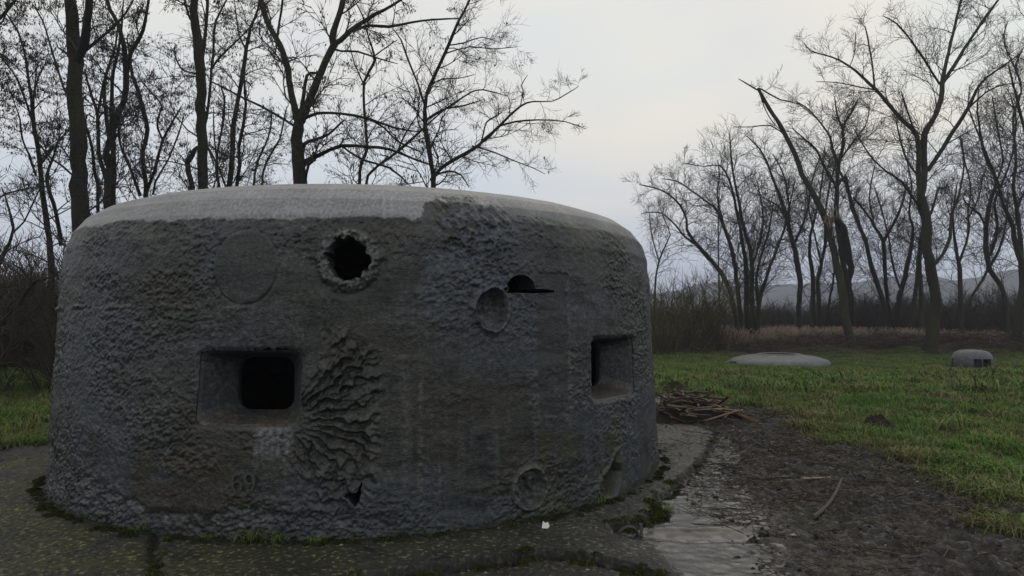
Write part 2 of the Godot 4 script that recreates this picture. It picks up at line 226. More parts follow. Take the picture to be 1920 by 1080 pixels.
	{"kind":"bare_tree","label":"spreading tree outside the left edge, its branches reaching into the corner","group":"bare trees behind the turret","x":-11.75,"z":-14.00,"pods":0.8,"dens":1.2,"limbs":[[0,-0.08,0,0.164,0.12,0.9,0.15,0.135,0.22,1.78,0.27,0.129,0.31,2.65,0.38,0.122,0.45,3.51,0.55,0.116,0.55,4.2,0.63,0.108,0.66,4.88,0.73,0.1,0.71,5.58,0.75,0.093,0.81,6.3,0.81,0.085,0.86,7.05,0.8,0.077,0.98,7.67,0.84,0.064,1.08,8.3,0.86,0.051,1.2,8.81,0.9,0.038,1.33,9.31,0.96,0.025],[0.77,5.99,0.78,0.046,0.95,6.84,0.51,0.042,1.12,7.3,0.32,0.037,1.33,7.76,0.15,0.032,1.47,8.16,0.02,0.022],[1.12,7.3,0.32,0.021,1.41,7.45,0.36,0.016,1.57,7.74,0.44,0.016],[0.71,5.48,0.74,0.036,1.46,6.08,1.12,0.03,1.9,6.33,1.3,0.025,2.16,6.39,1.39,0.02,2.42,6.21,1.47,0.015,2.78,5.91,1.61,0.01]]},
	{"kind":"tall_tree","label":"tallest tree on the right with high forking limbs beside the small turret","group":"bare trees at the field edge","x":15.04,"z":-24.60,"pods":0,"dens":1,"limbs":[[0,-0.08,0,0.298,0.1,0.93,0.02,0.221,0.18,1.69,0.08,0.192,0.06,2.36,0.21,0.171,-0.15,3.11,0.37,0.17,-0.34,3.77,0.49,0.16,-0.38,4.51,0.58,0.15,-0.49,5.27,0.58,0.178,-0.57,5.78,0.57,0.16],[-0.61,5.69,0.57,0.094,-0.55,6.67,0.45,0.085,-0.43,7.93,0.23,0.086,-0.72,8.35,0.14,0.067,-1,8.7,0.07,0.067,-1.77,9.73,-0.03,0.058,-2.56,10.68,-0.3,0.039,-3.13,11.1,-0.5,0.029,-3.78,11.39,-0.68,0.02,-4.06,11.73,-0.72,0.015],[-1.79,9.77,-0.03,0.038,-1.81,10.74,-0.14,0.029,-1.82,11.71,-0.36,0.029,-1.88,12.23,-0.45,0.02],[-0.54,5.73,0.57,0.113,-0.16,6.73,0.15,0.105,0.1,8.11,-0.22,0.107,0.72,8.93,-0.51,0.088,1.12,9.63,-0.8,0.089,1.32,10.31,-1.02,0.08,1.73,11.34,-1.34,0.061,2.29,12.68,-1.75,0.051,2.92,14.08,-2.24,0.042,3.49,15.41,-2.71,0.032],[1.32,10.27,-1.02,0.07,2.15,11.34,-1.36,0.061,2.86,12.29,-1.58,0.051,3.59,13.27,-1.69,0.051,4.15,13.9,-1.87,0.041,4.9,14.85,-2.04,0.031],[1.19,10.24,-0.98,0.04,1.01,10.42,-0.91,0.04,0.22,11.07,-0.42,0.039,-0.4,11.6,-0.11,0.029,-1.08,12.06,0.21,0.029,-1.68,12.26,0.4,0.019],[-0.03,6.69,0.15,0.076,0.35,7.44,0.41,0.066,0.75,8.24,0.67,0.065,1,8.74,0.85,0.056,1.21,9.34,0.98,0.046,1.53,9.78,1.13,0.037,2.14,10.22,1.25,0.027,2.55,10.56,1.43,0.018],[1,8.74,0.85,0.037,1.56,9.29,1.02,0.028,2.21,9.55,1.03,0.023,2.84,9.59,1.06,0.018],[-0.1,3.2,0.39,0.066,0.41,3.66,0.19,0.057,0.82,4.32,-0.01,0.058,0.98,5.16,-0.19,0.048,1.37,5.72,-0.41,0.039,1.77,6.67,-0.68,0.03,1.94,7.51,-0.84,0.03,1.94,8.37,-1.02,0.02],[-1.79,9.71,-0.03,0.029,-2.47,9.75,0.15,0.024,-3.34,9.84,0.36,0.019,-4.26,9.76,0.69,0.014],[-2.56,10.68,-0.3,0.019,-2.31,11.2,-0.41,0.02,-2.14,12.11,-0.65,0.015],[-0.57,6.43,0.47,0.038,-0.83,7.07,0.22,0.038,-0.87,8.14,-0.18,0.029,-0.86,8.78,-0.35,0.019],[-0.42,5.08,0.58,0.056,-0.95,5.51,0.84,0.046,-1.59,6.1,1.18,0.037,-2.33,6.4,1.53,0.027,-3.06,6.86,1.91,0.027,-3.85,7.62,2.44,0.017],[-0.03,7.51,-0.04,0.038,-0.58,8.1,0.32,0.028,-1.23,9.01,0.83,0.028,-1.42,9.33,1,0.018]]},
	{"kind":"broken_tree","label":"snapped tree whose broken top leans left as a long pole","group":"bare trees at the field edge","x":13.11,"z":-26.30,"pods":0,"dens":0.25,"splinter":Vector3(-0.81,5.17,0.00),"limbs":[[0,-0.08,0,0.213,-0.07,0.48,-0.01,0.175,-0.17,1.09,-0.11,0.165,-0.28,2.43,-0.26,0.156,-0.37,3.51,-0.42,0.146,-0.51,4.33,-0.49,0.136,-0.64,4.99,-0.54,0.136,-0.79,5.51,-0.57,0.126,-1.14,6.31,-0.66,0.116,-1.56,7.08,-0.67,0.105,-1.81,7.86,-0.72,0.095,-2.3,9.01,-0.82,0.085,-2.77,9.8,-0.86,0.074,-3.15,10.49,-0.85,0.064,-3.21,10.62,-0.84,0.053],[-3.17,10.51,-0.85,0.032,-3.62,10.67,-0.67,0.026,-4.1,10.87,-0.5,0.021],[-3.19,10.6,-0.84,0.032,-3.03,10.57,-0.89,0.032,-2.24,10.2,-1.04,0.027,-1.4,10.11,-1.29,0.022,-0.74,9.64,-1.43,0.016],[-3.15,10.47,-0.85,0.027,-2.9,9.77,-0.92,0.021,-2.52,9.27,-1.08,0.021,-2.16,8.97,-1.18,0.016],[-0.55,5.18,-0.55,0.105,-0.28,5.29,-0.66,0.126,0.13,4.93,-0.89,0.149,0.45,4.24,-1.25,0.14,0.79,3.44,-1.63,0.131,0.79,2.93,-1.85,0.121,1.06,1.92,-2.19,0.1,1.26,1.16,-2.48,0.067],[-2.13,8.65,-0.79,0.026,-2.66,9.14,-1.01,0.027,-3.29,9.18,-1.36,0.022,-3.97,9.25,-1.63,0.016],[-0.24,4.01,-0.45,0.052,-0.24,4.62,-0.25,0.041,-0.32,5.03,-0.16,0.031]]},
	{"kind":"tree_clump","label":"wide many-stemmed tree fanning left above the dry reeds","group":"bare trees at the field edge","x":10.27,"z":-31.00,"pods":0,"dens":1.5,"limbs":[[0,-0.08,0,0.125,-0.16,1.5,0.04,0.109,-0.38,2.59,0.01,0.097,-0.75,3.39,-0.02,0.109,-1.41,4.17,0.01,0.085,-2.03,4.89,0.1,0.072,-2.34,5.36,0.19,0.06,-2.36,5.8,0.2,0.048,-2.65,6.45,0.24,0.048,-3.25,7.01,0.25,0.036,-3.87,7.24,0.31,0.03,-4.52,7.39,0.29,0.024],[-1.29,4.05,0.01,0.061,-1.83,4.58,0.23,0.048,-2.48,4.97,0.46,0.048,-3.13,5.66,0.68,0.036,-3.74,6.05,0.8,0.029,-4.55,5.96,1.06,0.023],[0.21,-0.08,-0.21,0.126,0.22,1.11,-0.4,0.104,0.21,2.24,-0.55,0.099,0.15,4.26,-1.05,0.088,-0.06,5.31,-1.38,0.076,-0.36,6.51,-1.77,0.064,-0.7,6.87,-1.91,0.051,-1.42,7.48,-2.11,0.039,-2.14,8.04,-2.31,0.033,-2.89,8.21,-2.49,0.026],[0.51,-0.08,-0.42,0.155,0.39,1.74,-0.02,0.121,0.27,3.66,0.28,0.096,0.06,5.1,0.38,0.072,-0.27,6.26,0.69,0.059,-0.66,7.38,1.06,0.047,-1.14,8.04,1.29,0.035,-1.88,7.97,1.41,0.023,-2.85,8.1,1.56,0.017],[0.57,-0.08,0.15,0.152,0.48,1.12,0.44,0.119,0.39,2.21,0.71,0.106,0.21,4.07,1.16,0.082,-0.18,5.21,1.44,0.069,-0.55,6.3,1.91,0.057,-0.88,7.38,2.26,0.045,-1.04,8.24,2.45,0.033,-1.13,9.11,2.61,0.022],[0.81,-0.08,0.05,0.125,1.03,1.11,-0.35,0.098,1.29,2.25,-0.81,0.087,1.8,3.51,-1.13,0.075,2.34,4.55,-1.5,0.063,2.9,5.63,-1.91,0.051,3.3,6.71,-2.22,0.039,3.7,8.08,-2.49,0.026],[0.6,-0.08,0.15,0.111,0.64,1.5,0.76,0.083,0.33,3.12,1.43,0.058,0.5,4.25,1.78,0.046,0.63,5.11,2.18,0.034,0.71,6.2,2.48,0.022],[0.23,4.26,-1.05,0.05,-0.09,5.57,-1.44,0.051,-0.32,7.18,-1.88,0.039,-0.12,8.28,-2.15,0.039,-0.14,9.12,-2.38,0.026],[0.2,3.15,0.93,0.047,0.97,4.88,0.18,0.048,1.34,6.19,-0.44,0.037,1.27,7.77,-0.89,0.025]]},
	{"kind":"bare_tree","label":"leaning tree between the many-stemmed clump and the snapped tree","group":"bare trees at the field edge","x":14.39,"z":-34.00,"pods":0,"dens":1.6,"limbs":[[0,-0.08,0,0.153,-0.25,1.5,0.28,0.119,-0.23,2.81,0.48,0.118,-0.4,3.85,0.59,0.13,-0.6,4.89,0.69,0.117,-0.81,5.67,0.72,0.104,-1.07,6.72,0.74,0.091,-1.52,7.73,0.95,0.065,-1.94,8.76,1.06,0.051,-2.34,9.53,1.12,0.039,-3.01,10.15,1.23,0.026],[-0.55,5.02,0.7,0.065,-0.28,5.9,1.01,0.052,-0.14,6.63,1.32,0.051,-0.14,7.6,1.64,0.038,0.06,8.78,2.11,0.025],[-0.81,5.94,0.72,0.052,-0.62,7.08,0.18,0.053,-0.65,8.5,-0.23,0.04,-0.96,9.72,-0.79,0.027],[-0.96,6.46,0.74,0.052,-1.53,7,0.61,0.039,-2.03,7.28,0.55,0.026,-2.48,8.11,0.37,0.026]]},
	{"kind":"tree_clump","label":"cluster of slim stems just left of the snapped tree","group":"bare trees at the field edge","x":15.41,"z":-35.00,"pods":0,"dens":1.6,"limbs":[[0,-0.08,0,0.157,-0.01,1.5,-0.04,0.123,0.11,2.87,-0.14,0.11,0.02,3.97,-0.08,0.096,-0.1,4.52,-0.03,0.082,-0.04,5.61,0,0.068,0.26,6.72,-0.02,0.055,0.59,8.12,-0.08,0.041,0.74,9.5,-0.06,0.027],[0.33,-0.08,0.06,0.157,0.22,2.31,0.21,0.109,0.13,3.13,0.33,0.095,0.22,4.06,0.57,0.081,0.36,5.25,0.78,0.067,0.25,6.3,1.01,0.053,0.41,7.88,1.19,0.04,0.66,9.14,1.54,0.039],[0.51,-0.08,0.08,0.11,0.43,1.77,0.74,0.067,0.56,3.09,1.08,0.053,0.51,3.87,1.38,0.039,0.71,4.88,1.83,0.026],[0.22,4.06,0.57,0.054,0.13,5.32,0.21,0.041,0.05,6.76,-0.28,0.041,0.18,8.58,-1.04,0.028]]},
	{"kind":"bare_tree","label":"dense dark crown rising behind the snapped tree","group":"bare trees at the field edge","x":18.07,"z":-36.00,"pods":0,"dens":1.7,"limbs":[[0,-0.08,0,0.194,-0.22,1.5,0.05,0.154,-0.48,2.76,0.22,0.147,-0.78,4,0.5,0.139,-1.18,5.91,0.81,0.124,-1.32,6.73,0.91,0.123,-1.35,8.08,1.09,0.109,-1.27,9.28,1.2,0.095,-1.13,10.09,1.39,0.081,-1.19,11.03,1.56,0.067,-0.71,11.89,1.54,0.054,-0.41,12.5,1.63,0.027],[-1.3,9.22,1.2,0.068,-1.7,9.93,1.45,0.067,-1.9,10.52,1.61,0.054,-2.5,11.35,1.7,0.04,-3.23,12.01,1.85,0.033,-3.82,12.25,1.98,0.027],[-1.38,8.08,1.09,0.082,-2.24,9.07,1.62,0.067,-2.77,9.82,1.93,0.053,-3.43,10.23,2.24,0.04,-4.23,10.72,2.58,0.026],[-1.32,8.08,1.09,0.068,-0.77,8.69,0.81,0.069,-0.29,7.66,0.37,0.056,0.34,6.3,0.01,0.042],[-1.18,10.88,1.53,0.04,-1.62,11.61,1.84,0.04,-1.94,12.42,2.27,0.026],[-1.23,9.43,1.23,0.054,-0.28,10.53,0.75,0.041,0.7,11.65,0.24,0.028,1.02,12.74,-0.06,0.028]]},
	{"kind":"tree_clump","label":"three-stemmed tree left of the tallest tree","group":"bare trees at the field edge","x":19.72,"z":-36.00,"pods":0,"dens":1.5,"limbs":[[0,-0.08,0,0.162,0.11,1.22,-0.2,0.127,-0.04,2.78,-0.5,0.128,-0.3,3.5,-0.52,0.128,-0.43,4.37,-0.66,0.115,-0.65,5.53,-0.76,0.101,-0.88,6.43,-0.95,0.087,-1.14,7.33,-1.15,0.073,-1.36,8.51,-1.19,0.073,-1.82,9.71,-1.29,0.058,-2.07,10.61,-1.33,0.029],[0.13,-0.08,-0.08,0.146,0.01,1.78,0.2,0.098,-0.38,3.43,0.68,0.097,-0.58,4.51,0.98,0.096,-0.74,5.32,1.15,0.095,-1.26,5.98,1.4,0.068,-1.75,6.63,1.58,0.054,-2.46,7.43,1.68,0.04],[-0.7,5.19,1.13,0.082,-0.18,5.9,0.91,0.069,0.37,6.76,0.7,0.069,0.88,7.66,0.33,0.056,1.32,8.58,-0.05,0.042],[0.41,-0.08,-0.18,0.179,0.28,1.78,0.52,0.139,0.5,3.69,0.98,0.123,0.6,4.5,1.18,0.095,0.45,5.79,1.8,0.067,0.07,6.55,2.15,0.053,-0.05,7.79,2.64,0.039,-0.61,8.99,3.2,0.026],[0.39,2.74,0.75,0.055,0.15,4,0.49,0.055,0.18,5.73,0,0.042,0.01,6.89,-0.16,0.042,-0.21,8.38,-0.5,0.029],[-1.26,5.98,1.4,0.041,-1.12,7.6,0.68,0.041,-0.52,9.4,0.14,0.028]]},
	{"kind":"bare_tree","label":"two dark slim trunks close behind the tallest tree","group":"bare trees at the field edge","x":19.69,"z":-34.00,"pods":0,"dens":1.3,"limbs":[[0,-0.08,0,0.137,0.23,1.76,0.08,0.106,0.38,3.35,0.25,0.092,0.39,4.4,0.37,0.092,0.52,5.44,0.46,0.066,0.56,6.49,0.52,0.052,0.35,7.82,0.47,0.039],[0.57,-0.08,0.11,0.167,0.85,2.3,-0.22,0.12,0.98,3.93,-0.56,0.108,1.38,5.33,-0.9,0.068,1.92,6.73,-1.05,0.055,2.54,8.16,-1.32,0.041]]},
	{"kind":"bare_tree","label":"open Y-shaped tree behind the small turret","group":"bare trees at the field edge","x":21.68,"z":-33.00,"pods":0,"dens":1.3,"limbs":[[0,-0.08,0,0.163,-0.07,1.76,0.14,0.116,0.03,3.31,-0.03,0.103,-0.02,4.09,-0.05,0.09,-0.15,5.13,-0.09,0.065,-0.17,5.92,-0.14,0.052,-0.07,6.72,-0.23,0.039,0.09,8.01,-0.14,0.026],[0.03,4.03,-0.05,0.065,0.45,5,-0.14,0.052,0.69,5.8,-0.27,0.052,0.73,6.48,-0.38,0.039,0.97,7.82,-0.49,0.039,0.82,9.19,-0.69,0.039,0.77,10.31,-0.89,0.026],[-0.03,1.58,0.11,0.077,0.55,2.27,-0.09,0.065,1.23,3.19,-0.2,0.065,1.66,3.84,-0.31,0.065,2.09,4.38,-0.42,0.065,2.58,5.19,-0.63,0.053,2.84,5.87,-0.79,0.04,3.23,7.12,-1.09,0.027],[0.7,6.21,-0.34,0.039,1.04,7.21,-0.04,0.039,1.2,8.24,0.04,0.026]]},
	{"kind":"bare_tree","label":"crooked double-crowned tree right of the small turret","group":"bare trees at the field edge","x":22.42,"z":-31.00,"pods":0,"dens":1.5,"limbs":[[0,-0.08,0,0.139,-0.13,1.98,0.19,0.108,-0.37,2.82,0.22,0.096,-0.82,3.42,0.27,0.108,-1.05,4.14,0.36,0.108,-1.06,5.1,0.34,0.108,-1.03,6.05,0.47,0.095,-0.86,6.77,0.52,0.083,-0.65,7.49,0.53,0.071,-1.18,8.41,0.71,0.059,-1.48,9.34,0.83,0.047,-1.71,10.52,0.94,0.035,-1.66,11.46,1,0.023],[-0.93,4.14,0.36,0.072,-0.8,4.84,0.57,0.059,-0.88,5.52,0.84,0.059,-1.22,6.42,1.19,0.058,-1.06,7.3,1.49,0.046,-0.95,8.15,1.85,0.034,-0.86,9.7,2.11,0.034,-1.35,10.73,2.5,0.022],[-0.65,7.49,0.53,0.048,-0.43,8.42,0.66,0.036,-0.78,9.81,0.87,0.035,-1.25,11.14,1.25,0.023],[-1.04,5.34,0.38,0.048,-1.2,6.1,0.12,0.048,-1.57,6.49,-0.04,0.036,-1.71,6.89,-0.18,0.024]]},
	{"kind":"bare_tree","label":"stout leaning trunk at the right edge of the picture","group":"bare trees at the field edge","x":19.83,"z":-27.00,"pods":0,"dens":1.3,"limbs":[[0,-0.08,0,0.218,0.07,1.5,0.16,0.157,0.33,2.76,0.11,0.126,0.21,3.6,0.17,0.126,0.06,4.23,0.14,0.105,-0.09,4.86,0.22,0.084,-0.35,5.48,0.31,0.073,-0.6,5.89,0.39,0.062,-0.78,6.73,0.38,0.052,-1.2,7.78,0.42,0.042,-1.72,8.78,0.61,0.031,-2.11,9.58,0.76,0.021],[0.28,3.18,0.14,0.084,0.54,4.71,-0.29,0.085,0.76,5.85,-0.69,0.076,0.75,6.75,-0.84,0.065,1.14,7.93,-1.17,0.055,1.33,9.82,-1.51,0.045,2.04,11.34,-1.96,0.034,1.78,13.43,-2.53,0.029,2.17,14.51,-2.8,0.023],[0.76,5.85,-0.69,0.054,1.08,6.7,-0.55,0.043,1.23,7.7,-0.15,0.032],[2.04,11.34,-1.96,0.034,1.6,12.15,-1.63,0.034,1.7,12.87,-1.14,0.022]]},
	{"kind":"young_tree","label":"single thin pole sapling left of the many-stemmed clump","group":"bare trees at the field edge","x":8.74,"z":-29.00,"pods":0,"dens":0.6,"limbs":[[0,-0.08,0,0.046,0.01,1.09,0.1,0.038,0.04,2.18,0.16,0.036,0.01,3.08,0.15,0.034,0,4.21,0.19,0.032,-0.06,5.31,0.41,0.029,-0.02,6.88,0.49,0.022]]},
	{"kind":"young_tree","label":"small thin tree close to the turret's right side","group":"bare trees at the field edge","x":4.69,"z":-23.00,"pods":0,"dens":1.3,"limbs":[[0,-0.08,0,0.052,0.08,1.38,0.03,0.04,0.2,2.77,-0.15,0.036,0.39,3.58,-0.16,0.032,0.7,4.22,-0.17,0.023,0.48,4.77,-0.14,0.018,0.32,5.33,-0.22,0.014],[0.31,3.31,-0.15,0.027,0.12,4.25,-0.43,0.023,0.08,5.01,-0.57,0.018]]},
	{"kind":"bare_tree","label":"tree with upright limbs outside the right edge","group":"bare trees at the field edge","x":20.76,"z":-26.00,"pods":0,"dens":1.2,"limbs":[[0,-0.08,0,0.234,-0.13,1.06,0.14,0.187,-0.26,2.1,0.28,0.171,-0.24,3.21,0.23,0.156,-0.38,4.31,0.39,0.14,-0.6,5.49,0.6,0.124,-0.77,6.67,0.72,0.109,-1.06,7.91,0.95,0.093,-1.25,9.18,1.06,0.078,-1.4,10.26,1.11,0.063,-1.55,11.34,1.15,0.049,-1.72,12.19,1.28,0.039,-1.91,13.02,1.42,0.029],[-0.5,4.9,0.49,0.08,-1.2,6.46,0.75,0.059,-1.81,7.97,1.1,0.049,-2.38,9.47,1.4,0.038,-2.73,10.6,1.53,0.029],[-0.69,6.28,0.68,0.069,-0.74,7.19,1.06,0.063,-0.76,8.1,1.39,0.058,-1.09,9.25,1.79,0.047,-1.33,10.4,2.07,0.037]]},
]


func _ready() -> void:
	rng.seed = 20240
	var cam := Camera3D.new()
	cam.name = "camera"
	add_child(cam)
	cam.position = Vector3(0, 1.5, 0)
	cam.rotation = Vector3(atan(50.0 / 1280.0), 0, 0)
	cam.fov = rad_to_deg(2.0 * atan(540.0 / 1280.0))
	cam.near = 0.05
	cam.far = 4000.0
	cam.current = true
	make_sky()
	var sun := DirectionalLight3D.new()
	sun.name = "sun"
	add_child(sun)
	sun.light_energy = 0.15
	sun.light_angular_distance = 40.0
	sun.light_color = Color(1.0, 0.95, 0.88)
	sun.shadow_enabled = true
	sun.look_at_from_position(Vector3(9, 24, -22), Vector3.ZERO)
	make_noises_and_materials()
	print("ground")
	make_ground()
	make_hills()
	print("turret")
	make_turret()
	print("trees")
	make_trees()
	print("brush")
	make_brush()
	print("field")
	make_field_things()
	print("grass")
	make_grass()
	make_debris()
	print("done")


func make_sky() -> void:
	var env := Environment.new()
	var w := WorldEnvironment.new()
	w.name = "world"
	w.environment = env
	add_child(w)
	env.tonemap_mode = Environment.TONE_MAPPER_LINEAR
	env.tonemap_exposure = 1.0
	env.background_mode = Environment.BG_SKY
	env.sdfgi_enabled = true
	env.ssao_enabled = true
	env.ssil_enabled = true
	env.fog_enabled = true
	env.fog_density = 0.0011
	env.fog_light_color = Color(0.86, 0.89, 1.0)
	var f := FastNoiseLite.new()
	f.seed = 3
	f.frequency = 0.9
	f.fractal_octaves = 4
	var g := FastNoiseLite.new()
	g.seed = 21
	g.frequency = 0.55
	g.fractal_octaves = 3
	var img := Image.create(768, 384, false, Image.FORMAT_RGBAF)
	for y in 384:
		var up := PI * (0.5 - (y + 0.5) / 384.0)
		for x in 768:
			var az := TAU * (x + 0.5) / 768.0
			var d := Vector3(cos(up) * sin(az), sin(up), -cos(up) * cos(az))
			# cloud sheets get thin and long towards the horizon
			var q := d / (absf(d.y) + 0.35)
			var a := f.get_noise_3d(q.x * 1.3, d.y * 4.0, q.z * 1.3)
			var b := g.get_noise_3d(q.x + 3.0, d.y * 2.0, q.z)
			var low := clampf(1.0 - d.y / 0.32, 0.0, 1.0)
			var col := Color(0.65, 0.675, 0.64).lerp(Color(0.43, 0.495, 0.61), smoothstep(0.0, 1.0, low) * 0.9)
			col = col.lerp(Color(0.755, 0.69, 0.585), clampf(0.45 + a * 1.5, 0.0, 1.0) * (1.0 - low * 0.8) * 0.85)
			col = col.lerp(Color(0.53, 0.58, 0.65), clampf(0.25 + b * 1.7, 0.0, 1.0) * 0.8)
			img.set_pixel(x, y, col)
	var pan := PanoramaSkyMaterial.new()
	pan.panorama = ImageTexture.create_from_image(img)
	pan.energy_multiplier = 1.3
	var sky := Sky.new()
	sky.sky_material = pan
	env.sky = sky


func make_noises_and_materials() -> void:
	n_low = noise("low", 0.55, 3)
	n_mid = noise("mid", 2.2, 4)
	n_fine = noise("fine", 9.0, 4)
	n_pits = noise("pits", 17.0, 3, FastNoiseLite.TYPE_SIMPLEX_SMOOTH, FastNoiseLite.FRACTAL_RIDGED)
	n_clod = noise("clod", 5.5, 4, FastNoiseLite.TYPE_SIMPLEX_SMOOTH, FastNoiseLite.FRACTAL_RIDGED)
	n_spot = noise("spot", 6.0, 2, FastNoiseLite.TYPE_CELLULAR)
	n_warp = noise("warp", 3.0, 2)
	n_grit = noise("grit", 34.0, 2)
	M["grain_color"] = noise_texture(0.035, 512, Color(0.62, 0.62, 0.62), Color(1, 1, 1))
	M["grain_height"] = noise_texture(0.03, 512, Color(0, 0, 0), Color(1, 1, 1), 6)
	M["stone_color"] = speckle(0.03, 1024)
	M["stone_height"] = noise_texture(0.05, 512, Color(0, 0, 0), Color(1, 1, 1), 6)
	M["steel_color"] = noise_texture(0.022, 1024, Color(0.30, 0.30, 0.30), Color(1, 1, 1), 7)
	M["steel_height"] = noise_texture(0.05, 1024, Color(0, 0, 0), Color(1, 1, 1), 6)
	M["bark_color"] = noise_texture(0.06, 256, Color(0.55, 0.55, 0.55), Color(1, 1, 1))
	M["bark_height"] = noise_texture(0.05, 256, Color(0, 0, 0), Color(1, 1, 1))
	material("steel", Color.WHITE, 0.52, 0.5, 0.35, 1.1, "steel")
	material("concrete", Color.WHITE, 0.66, 0.4, 1.0, 0.6, "stone")
	material("mud", Color.WHITE, 0.85, 0.45, 1.0, 2.3)
	M["mud"].roughness_texture = noise_texture(0.013, 512, Color(0.35, 0.35, 0.35), Color(1, 1, 1), 4)
	material("wet", Color.WHITE, 0.46, 0.45, 0.1, 1.3)
	M["wet"].roughness_texture = noise_texture(0.012, 512, Color(0.25, 0.25, 0.25), Color(1, 1, 1), 4)
	material("paint", Color.WHITE, 0.6, 0.4, 0.12, 2.0)
	material("soil", Color.WHITE, 0.85, 0.3, 1.5, 1.5)
	material("bark", Color.WHITE, 0.85, 0.3, 4.0, 3.0, "bark")
	M["bark"].uv1_scale = Vector3(4.5, 1.2, 4.5)
	material("twig", Color.WHITE, 0.8, 0.3)
	material("leaf", Color.WHITE, 0.8, 0.15)
	M["leaf"].backlight = Color(0.25, 0.25, 0.25)
	material("hill", Color.WHITE, 0.95, 0.1)
	material("iron", Color.WHITE, 0.6, 0.5, 0.5, 6.0)


# ---------------------------------------------------------------- ground
const CONC_X = [[-9.3, 2.02], [-9.22, 2.43], [-8.42, 2.68], [-7.45, 2.54], [-6.69, 2.07], [-5.89, 2.0], [-5.26, 1.95], [-4.93, 1.9], [-4.75, 1.7], [-4.33, 1.6], [-4.0, 1.51], [-2.5, 1.3]]
const GRASS_X = [[-14.6, -1.0], [-13.3, 1.8], [-12.46, 2.66], [-11.7, 3.09], [-11.05, 4.1], [-9.67, 4.05], [-9.0, 3.63], [-7.91, 3.68], [-7.45, 4.0], [-6.69, 3.85], [-5.8, 3.78], [-5.4, 4.0], [-4.5, 4.3], [-2.5, 4.6]]
const CRACK_A = [[2.75, -9.22], [2.18, -7.6], [1.76, -6.69], [1.45, -6.07], [1.34, -5.8], [1.17, -5.63], [1.12, -5.4], [1.15, -5.23], [1.09, -5.12], [0.89, -4.99], [0.72, -4.9]]
const CRACK_EDGE = [[-9.22, 2.75], [-7.6, 2.18], [-6.69, 1.76], [-6.07, 1.45], [-5.63, 1.17], [-5.2, 1.14], [-4.95, 0.8], [-4.85, 0.6], [-4.5, 0.9], [-3.5, 1.0]]
const CRACK_B = [[-0.9, -3.95], [-0.63, -4.06], [-0.35, -4.17], [-0.2, -4.24], [0.0, -4.28], [0.13, -4.38], [0.34, -4.37], [0.49, -4.28], [0.65, -4.19], [0.76, -4.13], [0.86, -3.94], [0.95, -3.6]]
const CRACK_C = [[-2.45, -4.8], [-2.38, -4.64], [-2.24, -4.33], [-2.02, -3.98], [-1.9, -3.5]]


func line_distance(pts: Array, p: Vector2) -> float:
	var best := 1e9
	for k in pts.size() - 1:
		var q := Geometry2D.get_closest_point_to_segment(p, Vector2(pts[k][0], pts[k][1]), Vector2(pts[k + 1][0], pts[k + 1][1]))
		best = minf(best, q.distance_squared_to(p))
	return sqrt(best)


# 0 grass soil, 1 mud, 2 concrete, 3 wet broken slab
func zone(x: float, z: float) -> int:
	if z < -15.0 or z > 3.0 or x > 6.0 or x < -8.0:
		return 0
	var d := Vector2(x - CX, z - CZ).length()
	var e: float = n_mid.get_noise_2d(x * 1.5, z * 1.5) * 0.16 + n_fine.get_noise_2d(x, z) * 0.1
	if (d < 3.45 + e and z < CZ) or d < 3.1:
		return 2
	if z > -9.3 and x < table(CONC_X, z) + e and (x > CX or z > -7.5) and x > -5.02 + e:
		return 3 if x > table(CRACK_EDGE, z) + e * 0.4 else 2
	if Vector2((x - 3.62) / 1.5, z + 4.85).length() < 0.24 + e:
		return 0
	if x > CX:
		return 0 if x > table(GRASS_X, z) + e * 2.5 else 1
	if z < -7.9 + e:
		return 0 if d > 3.8 + e else 1
	return 0 if x < -5.7 + e * 2.0 else 1


